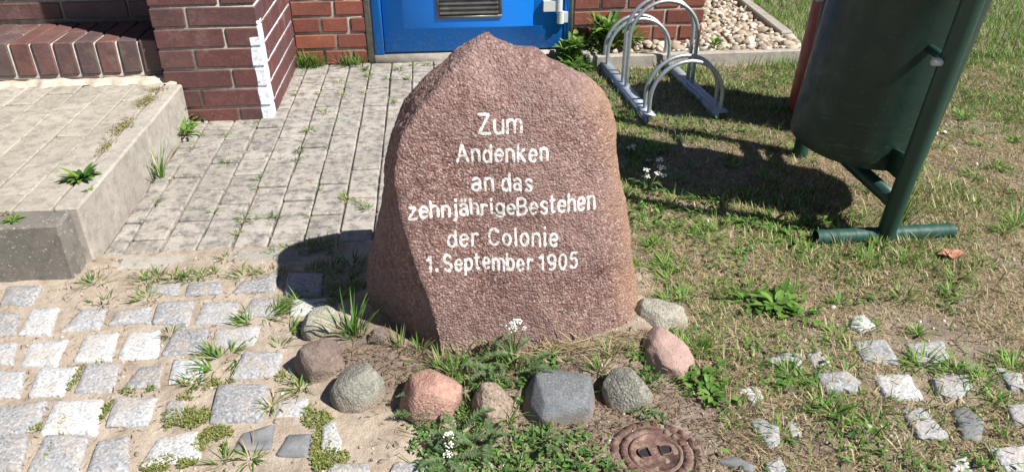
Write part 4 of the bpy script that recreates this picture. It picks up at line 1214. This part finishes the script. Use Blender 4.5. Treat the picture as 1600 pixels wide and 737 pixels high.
# moss and stonecrop in the sett joints
MOSS = np.array([(.20, .26, .055), (.26, .28, .07), (.13, .21, .045), (.30, .27, .11)])
mb = MB()
def moss_patch(u, v, ru, rv, n):
    cx, cy = G(u, v); ex, _ = G(u + ru, v); _, ey = G(u, v - rv)
    a = rng.uniform(0, 6.283, n); r_ = np.sqrt(rng.random(n))
    x = cx + r_ * np.cos(a) * (ex - cx); y = cy + r_ * np.sin(a) * (ey - cy)
    ok = fbm(x, y, 24, 91) > .40; x, y = x[ok], y[ok]; n = len(x)
    leaves(mb, on_ground(x, y, .001 + rng.random(n) * .006), rng.uniform(0, 6.283, n), rng.uniform(.0, 1.2, n), rng.uniform(.003, .008, n), rng.uniform(.002, .004, n), rng.uniform(0, .6, n), rng.uniform(.1, .5, n), pick(MOSS, n), 3)
for q in [(290,655,42,16,900), (335,690,30,24,900), (265,725,45,12,700), (300,612,30,16,500), (345,600,22,8,250), (505,690,16,45,800), (520,720,30,14,400), (492,650,18,18,350),
          (110,645,6,26,160), (85,700,6,26,160), (168,640,6,22,200), (120,590,8,20,120), (215,612,28,5,160), (160,560,9,8,60), (60,672,9,6,60), (235,156,22,13,500), (200,205,18,16,420), (182,228,10,12,200),
          (355,640,10,8,90), (440,590,10,10,80)]:
    if q[0] in (235, 200, 182):
        continue
    moss_patch(*q)
tag(mb.build('moss', M['leaf']), 'yellow green moss cushions filling joints between the granite setts', 'moss', None, 'stuff')
# dry moss on the platform kerb joint
mb = MB()
for (x0, y0, rx_, ry_, n) in [(-1.0, 2.66, .035, .07, 420), (-1.0, 2.42, .028, .085, 420), (-.995, 2.25, .02, .06, 200), (-1.1, 1.83, .03, .012, 60), (-1.0, 2.78, .04, .03, 160)]:
    x = rng.normal(x0, rx_ * .5, n); y = rng.normal(y0, ry_ * .5, n)
    P = np.stack([x, y, np.full(n, pz + .0005) + rng.random(n) * .004], 1)
    leaves(mb, P, rng.uniform(0, 6.283, n), rng.uniform(.0, 1.2, n), rng.uniform(.004, .010, n), rng.uniform(.002, .004, n), rng.uniform(0, .6, n), rng.uniform(.1, .5, n), pick(np.array([(.30, .25, .11), (.22, .21, .06), (.34, .29, .17)]), n), 3)
tag(mb.build('dry_moss', M['leaf']), 'dry olive moss along the inner edge of the platform kerb', 'moss', None, 'stuff')

# countable tufts and weeds
def tuft(x, y, L, n, label, group, z=None, pal=GREEN, dry=.15, flat=0.0, spread=.012, w=(.002, .004), azc=None):
    mb = MB(); z = gz(x, y) if z is None else z
    a = rng.uniform(0, 6.283, n) if azc is None else rng.normal(azc, .5, n)
    r_ = rng.random(n) * spread
    P = np.stack([np.cos(a) * r_, np.sin(a) * r_, np.full(n, -.003)], 1)
    blades(mb, P, a + rng.normal(0, .4, n), rng.uniform(.5, 1.0, n) * L, rng.uniform(*w, n), rng.uniform(.05, .75, n) + flat, rng.uniform(.2, 1.3, n), np.where((rng.random(n) < dry)[:, None], pick(DRY, n), pick(pal, n)), 5)
    o = mb.build('grass_tuft', M['leaf']); o.location = (x, y, z)
    return tag(o, label, 'grass tuft', group)
JOINT = 'small grass tuft growing in a joint of the grey paved walk'
for (u, v, L, n) in [(355,253,.03,26), (406,279,.025,22), (483,206,.042,34), (465,235,.032,28), (461,251,.028,20), (542,309,.034,30), (573,326,.03,24), (379,339,.026,22), (426,339,.026,22), (369,367,.024,20),
                     (353,212,.026,16), (505,176,.038,30), (571,110,.05,30), (625,110,.05,34), (607,124,.036,22), (639,124,.045,24), (646,102,.036,20), (668,102,.04,22), (575,120,.045,22), (617,159,.03,24), (640,155,.03,24), (532,130,.036,26), (570,146,.03,18), (529,191,.028,14), (560,318,.026,16), (395,345,.02,12)]:
    x, y = G(u, v); tuft(x, y, L, n, JOINT, 'tufts in the walk joints', .0, spread=.018, flat=.35)
for _ in range(26):
    c = rng.integers(1, 9); x = col0 + c * PW; y = rng.uniform(1.95, 3.4)
    if in_stone(np.array([x]), np.array([y]))[0] or x > -.22 and y < 2.9: continue
    tuft(x, y, rng.uniform(.016, .03), int(rng.integers(8, 20)), JOINT, 'tufts in the walk joints', .0, spread=.014, flat=.45, dry=.3)
for (u, v, L, n) in [(478,92,.09,60), (492,86,.12,80), (508,84,.10,60), (545,93,.08,50), (562,92,.085,55), (484,78,.13,50)]:
    x, y = G(u, v); y = min(y, WALL_Y - .03); tuft(x, y, L, n, 'lush green grass clump at the foot of the brick wall by the pier', 'grass clumps at the wall foot', .0, spread=.04, dry=.05, w=(.003, .005))
EDGE = 'grass tuft along the seam between paved walk and granite setts'
for (u, v, L, n) in [(147,441,.05,34), (228,437,.045,30), (245,434,.05,40), (270,434,.045,36), (290,432,.045,36), (312,432,.045,34), (335,432,.035,20), (228,468,.045,32), (158,472,.05,16), (352,405,.035,26), (378,432,.045,28), (395,427,.03,24), (420,425,.03,18), (430,398,.03,30), (455,392,.04,50), (480,389,.045,60), (503,386,.045,60), (525,390,.04,40), (440,430,.03,18)]:
    x, y = G(u, v); tuft(x, y, L, n, EDGE, 'tufts on the sett seam', None, spread=.03, flat=.3, dry=.25)
for (u, v, L, n, az_) in [(410,497,0.072,40,.2), (430,492,0.079,40,.5), (395,505,0.058,26,3.0), (450,520,0.058,36,.2), (435,545,.04,16,None), (345,560,0.065,34,2.6), (335,578,0.065,30,3.4), (360,552,0.050,22,.6), (370,560,.06,18,5.), (470,478,.07,36,None), (500,455,.07,36,None), (540,440,.09,40,None), (555,460,.08,40,None), (520,420,.06,44,None), (550,415,.07,44,None), (490,425,.05,30,None), (530,480,.07,30,None)]:
    x, y = G(u, v); tuft(x, y, L, n, 'flattened long grass tuft between granite setts and the boulder shaded side', 'long grass beside the boulder', None, spread=.03, flat=.55, azc=az_, dry=.12, w=(.0022, .0045))
for (u, v, L, n) in [(300,603,.05,46), (265,522,.034,30), (424,634,.045,34), (468,608,.055,30), (390,716,.055,30), (470,600,.05,20), (200,700,.02,8), (350,724,.06,18)]:
    x, y = G(u, v); tuft(x, y, L, n, 'grass tuft spreading over the sand between granite setts', 'tufts among the setts', None, spread=.016, flat=.45, dry=.3)
x, y = G(556, 538); tuft(x, y, .125, 44, 'tall bright green grass tuft between field stones by the boulder corner', None, None, dry=.03, spread=.022, w=(.003, .0055))
for (u, v, L, n) in [(627,555,.06,30), (655,556,.05,26), (690,585,.06,30), (712,600,.08,22), (735,640,.07,26), (795,655,.08,28), (805,590,.07,26), (770,570,.07,24), (725,560,.06,20), (935,590,.06,26), (950,570,.07,24), (1000,560,.06,26), (1062,590,.05,26), (1010,600,.04,20), (845,640,.04,20), (600,548,.045,24)]:
    x, y = G(u, v); tuft(x, y, L, n, 'grass tuft growing between the field stones at the boulder foot', 'tufts between field stones', None, spread=.016, dry=.3)
spots = []
while len(spots) < 195:
    x = rng.uniform(.47, 2.15); y = rng.uniform(.88, 2.75)
    xa, ya = np.array([x]), np.array([y])
    if not free(xa, ya)[0]: continue
    w = .06 + 1.1 * sstep(.45, .62, fbm(xa, ya, 3.4, 77, 3))[0] + (.5 if x < .8 and y > 1.3 else 0)
    if y < 1.5 and x > .7: w *= .75
    if rng.random() > w: continue
    spots.append((float(x), float(y)))
for (x, y) in spots:
    big = rng.random()
    tuft(x, y, rng.uniform(.03, .055) + .03 * big ** 3, int(rng.integers(26, 60)), 'green grass tuft standing out of the dry patchy lawn', 'tufts in the patchy lawn', None, spread=rng.uniform(.012, .034), dry=.10, flat=rng.uniform(.15, .6), w=(.002, .0046), pal=GREEN * np.array([1.2, 1.25, 1.05]))
for (x, y) in [(1.19, 1.705), (1.31, 1.71), (1.27, 1.70), (1.09, 1.70)]:
    tuft(x, y, .055, 40, 'grass tuft growing over the foot tube of the green bin', 'tufts at the bin foot', None, spread=.03, dry=.35, flat=.1)
x, y = 1.30, 1.80
tuft(x, y, .16, 40, 'long fine grass leaning against the green bin pole', None, None, spread=.03, dry=.1, azc=.5, flat=.1, w=(.0015, .003))

def rosette(name, x, y, L, W, n, label, group=None, z=None, pal=None, el=(.1, .9), stem=0.0, spread=.006, cat='weed'):
    pal = GREEN if pal is None else pal
    mb = MB(); z = gz(x, y) if z is None else z
    a = rng.uniform(0, 6.283, n); hgt = rng.random(n) * stem
    r_ = rng.random(n) * spread
    P = np.stack([np.cos(a) * r_, np.sin(a) * r_, hgt + .001], 1)
    leaves(mb, P, a, rng.uniform(*el, n), L * rng.uniform(.55, 1.0, n), W * rng.uniform(.7, 1.1, n), rng.uniform(.2, 1.0, n), rng.uniform(.1, .45, n), pick(pal, n), 6, .8)
    root = empty(name, (x, y, z)); mb.build('foliage', M['leaf'], root)
    if stem:
        sm = MB()
        for q in range(max(2, n // 12)):
            b = rng.normal(0, spread * .6, 2); sm.tube([(b[0] * .3, b[1] * .3, -.01), (b[0] * .7, b[1] * .7, stem * .5), (b[0], b[1], stem)], .0016, 6)
        sm = sm.build('stem', M['twig'], root, True)
    return tag(root, label, cat, group)
BRIGHT = np.array([(.13, .25, .04), (.10, .21, .035), (.17, .28, .06), (.08, .17, .03)])
rosette('leafy_weed', .815, 3.46, .075, .026, 150, 'bushy bright green leafy weed at the brick wall beside the rack', None, .07, BRIGHT, (.1, 1.3), .10, .075)
rosette('leafy_weed', .900, 3.47, .06, .022, 60, 'low leafy weed at the wall foot on the gravel edge', None, .07, BRIGHT, (.1, 1.2), .05, .05)
rosette('leafy_weed', .655, 3.45, .085, .028, 90, 'bright green weed at the bottom corner of the blue door', None, .0, BRIGHT, (.1, 1.2), .09, .06)
rosette('leafy_weed', .625, 3.33, .06, .018, 70, 'low spreading weed between blue door and edging slab', None, .0, BRIGHT, (.1, 1.1), .04, .06)
for (u, v, L, n) in [(905, 95, .12, 50), (890, 75, .15, 40), (925, 112, .08, 40)]:
    x, y = G(u, v); tuft(x, y, L, n, 'tall grass clump around the edging slab near the blue door', 'grass near the door corner', .0, spread=.03, dry=.15, w=(.002, .004))
rosette('small_weed', 1.29, 3.395, .045, .012, 26, 'small bright weed growing at the front of the gravel bed', None, .075, BRIGHT, (.2, 1.2), .02, .012)
x, y = G(128, 279, pz)
rosette('dandelion', x, y, .062, .016, 34, 'dark dandelion rosette growing on the raised platform', None, pz, GREEN * .85, (.05, .8), 0, .01)
x, y = G(20, 345, pz); rosette('small_weed', x, y, .03, .007, 20, 'small weed in the joint behind the platform front kerb', None, pz, GREEN, (.1, .8), 0, .01)
x, y = G(140, 300, pz); rosette('small_weed', x, y, .022, .006, 10, 'tiny weed in a platform joint beside the dandelion', None, pz, GREEN, (.1, .8), 0, .01)
# tall weed by the platform's side kerb
x, y = G(252, 278); tuft(x, y, .17, 26, 'tall sprawling grass weed leaning on the platform side kerb', None, .0, dry=.3, spread=.02, w=(.003, .006))
for (u, v, L, n, lab) in [(290, 212, .06, 40, 'green weed at the foot of the side kerb end'), (318, 186, .055, 34, 'leafy weed against the pier foot'), (340, 183, .045, 26, 'small leafy weed under the painted pier'), (283, 200, .075, 24, 'taller weed in the corner of kerb and pier')]:
    x, y = G(u, v); rosette('small_weed', x, y, L, L * .2, n, lab, None, .0, GREEN, (.1, 1.2), .02, .025)
# broad leaved weeds in the lawn
for (u, v, L, n, lab) in [(1200, 348, .075, 24, 'broad leaved weed at the edge of the bin shadow'), (1240, 372, .06, 18, 'broad leaved weed just below the bin shadow edge'), (1165, 352, .06, 18, 'broad leaved weed near the shadow tip of the bin'),
                          (1275, 352, .055, 18, 'leafy weed beside the open end of the foot tube'), (1213, 480, .085, 34, 'large broad leaved weed clump in the dry lawn'), (1165, 470, .06, 20, 'broad leaved weed beside the large clump'),
                          (1255, 490, .055, 18, 'broad leaved weed on the bare soil by the large clump'), (1110, 620, .05, 26, 'spreading weed beside the rose field stone'), (1095, 590, .05, 22, 'weed patch in front of the rose field stone'),
                          (1250, 600, .035, 24, 'dark round weed cushion between small setts'), (1115, 95, .06, 22, 'bright weed in the grass behind the rack'), (1085, 158, .06, 10, 'grey green leaf weed under the rack')]:
    x, y = G(u, v); rosette('broadleaf_weed', x, y, L * .60, L * .22, int(n * 1.6), lab, 'broad leaved weeds in the lawn', None, BRIGHT * np.array([.95, .98, 1.0]), (.0, .75), .014, .05)

def fern_leaf(mb, p0, az, L, lift, pal):
    n = 34; t = np.linspace(.06, 1, n)
    cx = p0[0] + np.cos(az) * L * t; cy = p0[1] + np.sin(az) * L * t; cz = p0[2] + lift * np.sin(t * 2.4)
    for sd_ in (-1, 1):
        P = np.stack([cx, cy, cz], 1)
        ln = L * .17 * np.sin(np.pi * np.clip(t * .9 + .1, 0, 1)) + .002
        blades(mb, P, np.full(n, az) + sd_ * rng.normal(1.15, .12, n), ln, np.full(n, .0022), np.full(n, 1.15) + rng.normal(0, .15, n), rng.normal(.2, .2, n), pick(pal, n), 2)
    c = np.stack([cx, cy, cz], 1); mbx = np.repeat(pick(pal, 1), 1, 0)
    pts = c[::6]; m0 = mb.n
    mb.tube(pts, np.linspace(.0014, .0006, len(pts)), 4, False); mb.c.append(np.broadcast_to(mbx, (mb.n - m0, 3)))
YAR = np.array([(.13, .20, .09), (.17, .24, .11), (.10, .165, .075)])
def yarrow(x, y, label, nleaf, L, flowers, group=None, lift=.03, azr=(0, 6.283)):
    z = gz(x, y); root = empty('yarrow', (x, y, z)); mb = MB()
    for i in range(nleaf): fern_leaf(mb, (rng.normal(0, .008), rng.normal(0, .008), .003 + rng.random() * .01), rng.uniform(*azr), L * rng.uniform(.6, 1.1), lift * rng.uniform(.5, 1.3), YAR)
    mb.build('foliage', M['leaf'], root)
    for (dx, dy, h, r_) in flowers:
        m0 = MB(); m0.tube([(0, 0, 0), (dx * .6, dy * .6, h * .6), (dx, dy, h)], .0016, 6)
        st = m0.build('stem', M['leaf'], root, True)
        a = st.data.color_attributes.new('tint', 'FLOAT_COLOR', 'POINT'); a.data.foreach_set('color', np.tile([.14, .17, .07, 1], len(st.data.vertices)).astype(np.float32))
        n = 24; aa = rng.uniform(0, 6.283, n); rr = np.sqrt(rng.random(n)) * r_
        P = np.stack([dx + np.cos(aa) * rr, dy + np.sin(aa) * rr, h + rng.normal(0, r_ * .18, n) - rr * .25], 1)
        V, F_, _ = scatter_stones(P, np.full(n, r_ * .20), np.ones((n, 3)), ICO1, (.7, 1))
        me = mesh_np('flower_head', V, [F_], True); me.materials.append(M['petal']); link('flower_head', me, root)
    return tag(root, label, 'yarrow', group)
x, y = G(1010, 300)
yarrow(x, y, 'yarrow with cream flower heads at the edge of the bin shadow', 10, .07, [(.03, .0, .07, .012), (.045, .01, .085, .013), (.04, .02, .105, .012), (.0, .01, .055, .011), (-.004, .015, .075, .012), (.05, .005, .06, .011)])
x, y = G(985, 240); yarrow(x, y, 'yarrow with a white flower head in the shade behind the boulder', 6, .05, [(0, 0, .025, .014), (.01, .008, .03, .01)])
x, y = G(1013, 258); yarrow(x, y, 'small shaded yarrow flower in the bin shadow', 5, .04, [(0, 0, .02, .010)])
x, y = G(800, 575); yarrow(x, y, 'yarrow with white flowers standing before the inscribed face', 7, .07, [(.0, .0, .095, .013), (.010, .0, .105, .012), (.026, .004, .085, .006)])
x, y = G(700, 720); yarrow(x, y, 'yarrow with a small white flower spike before the pink field stone', 8, .08, [(.005, .01, .035, .009), (.004, .02, .05, .010), (.0, .0, .02, .009)], None, .015)
for (u, v, L, n, lab, ar) in [(700, 655, .10, 4, 'feathery yarrow leaves spreading over sand by the pink field stone', (2.6, 3.7)), (775, 600, .08, 4, 'feathery yarrow leaves arching over the tan field stone', (2.0, 5.0)), (820, 597, .08, 5, 'feathery yarrow leaves leaning on the dark flat field stone', (-1.2, .6)),
                              (720, 690, .07, 5, 'feathery yarrow patch between sand and creeping weeds', (0, 6.28)), (760, 700, .07, 5, 'feathery yarrow patch among the creeping weeds', (0, 6.28)), (850, 700, .05, 4, 'small feathery yarrow patch before the dark flat field stone', (0, 6.28))]:
    x, y = G(u, v); yarrow(x, y, lab, n, L, [], None, .03, ar)

# ------------------------------------------------------------------ small litter
x, y = G(1486, 408)
lf = MB(); n = 9
for (a0, l_, w_) in ((.3, .05, .026), (1.6, .045, .022), (2.6, .038, .02)):
    leaves(lf, np.array([[0, 0, .006]]), np.array([a0]), np.array([.45]), np.array([l_]), np.array([w_]), np.array([.9]), np.array([.5]), np.array([[.4, .2, .14]]), 6, .8)
o = lf.build('dead_leaf', M['deadleaf'], None, True); o.location = (x, y, gz(x, y) + .004)
tag(o, 'curled reddish brown dead leaf on dry grass near the foot tube', 'leaf')
def twig(u0, v0, u1, v1, r_, label, mat='twig'):
    a = G(u0, v0); b = G(u1, v1); n_ = 6
    pts = [(a[0] + (b[0] - a[0]) * i / n_ - a[0] + rng.normal(0, .0015), a[1] + (b[1] - a[1]) * i / n_ - a[1] + rng.normal(0, .0015), r_ + .004 + rng.random() * .003) for i in range(n_ + 1)]
    o = MB().tube(pts, np.linspace(r_, r_ * .6, n_ + 1), 7).build('twig', M[mat], None, True); o.location = (a[0], a[1], gz(*a)); return tag(o, label, 'twig')
twig(1309, 413, 1334, 428, .005, 'short thick brown twig below the open foot tube')
twig(1265, 460, 1300, 435, .0016, 'thin dark twig lying in the dry grass')
twig(1298, 356, 1322, 376, .0016, 'pale thin stalk leaning by the foot tube')
def scrap(u, v, s_, label):
    x, y = G(u, v); m = MB()
    a = np.linspace(0, 6.283, 8, endpoint=False); rr = s_ * rng.uniform(.6, 1.1, 8)
    top_ = [(rr[i] * math.cos(a[i]), rr[i] * .7 * math.sin(a[i]), .006 + .004 * math.sin(a[i] * 2)) for i in range(8)]
    bot = [(p[0], p[1], p[2] - .0015) for p in top_]
    q = np.arange(8); m.add(top_ + bot, [q, q[::-1] + 8, np.stack([q, q + 8, (q + 1) % 8 + 8, (q + 1) % 8], 1)])
    o = m.build('paper_scrap', M['petal']); o.location = (x, y, gz(x, y) + .004); return tag(o, label, 'litter')
scrap(1475, 208, .013, 'crumpled white paper scrap in grass right of the bin pole')
scrap(1524, 262, .008, 'tiny white paper scrap in the dry lawn')
scrap(1104, 349, .007, 'tiny pale scrap on dry grass beside the boulder')
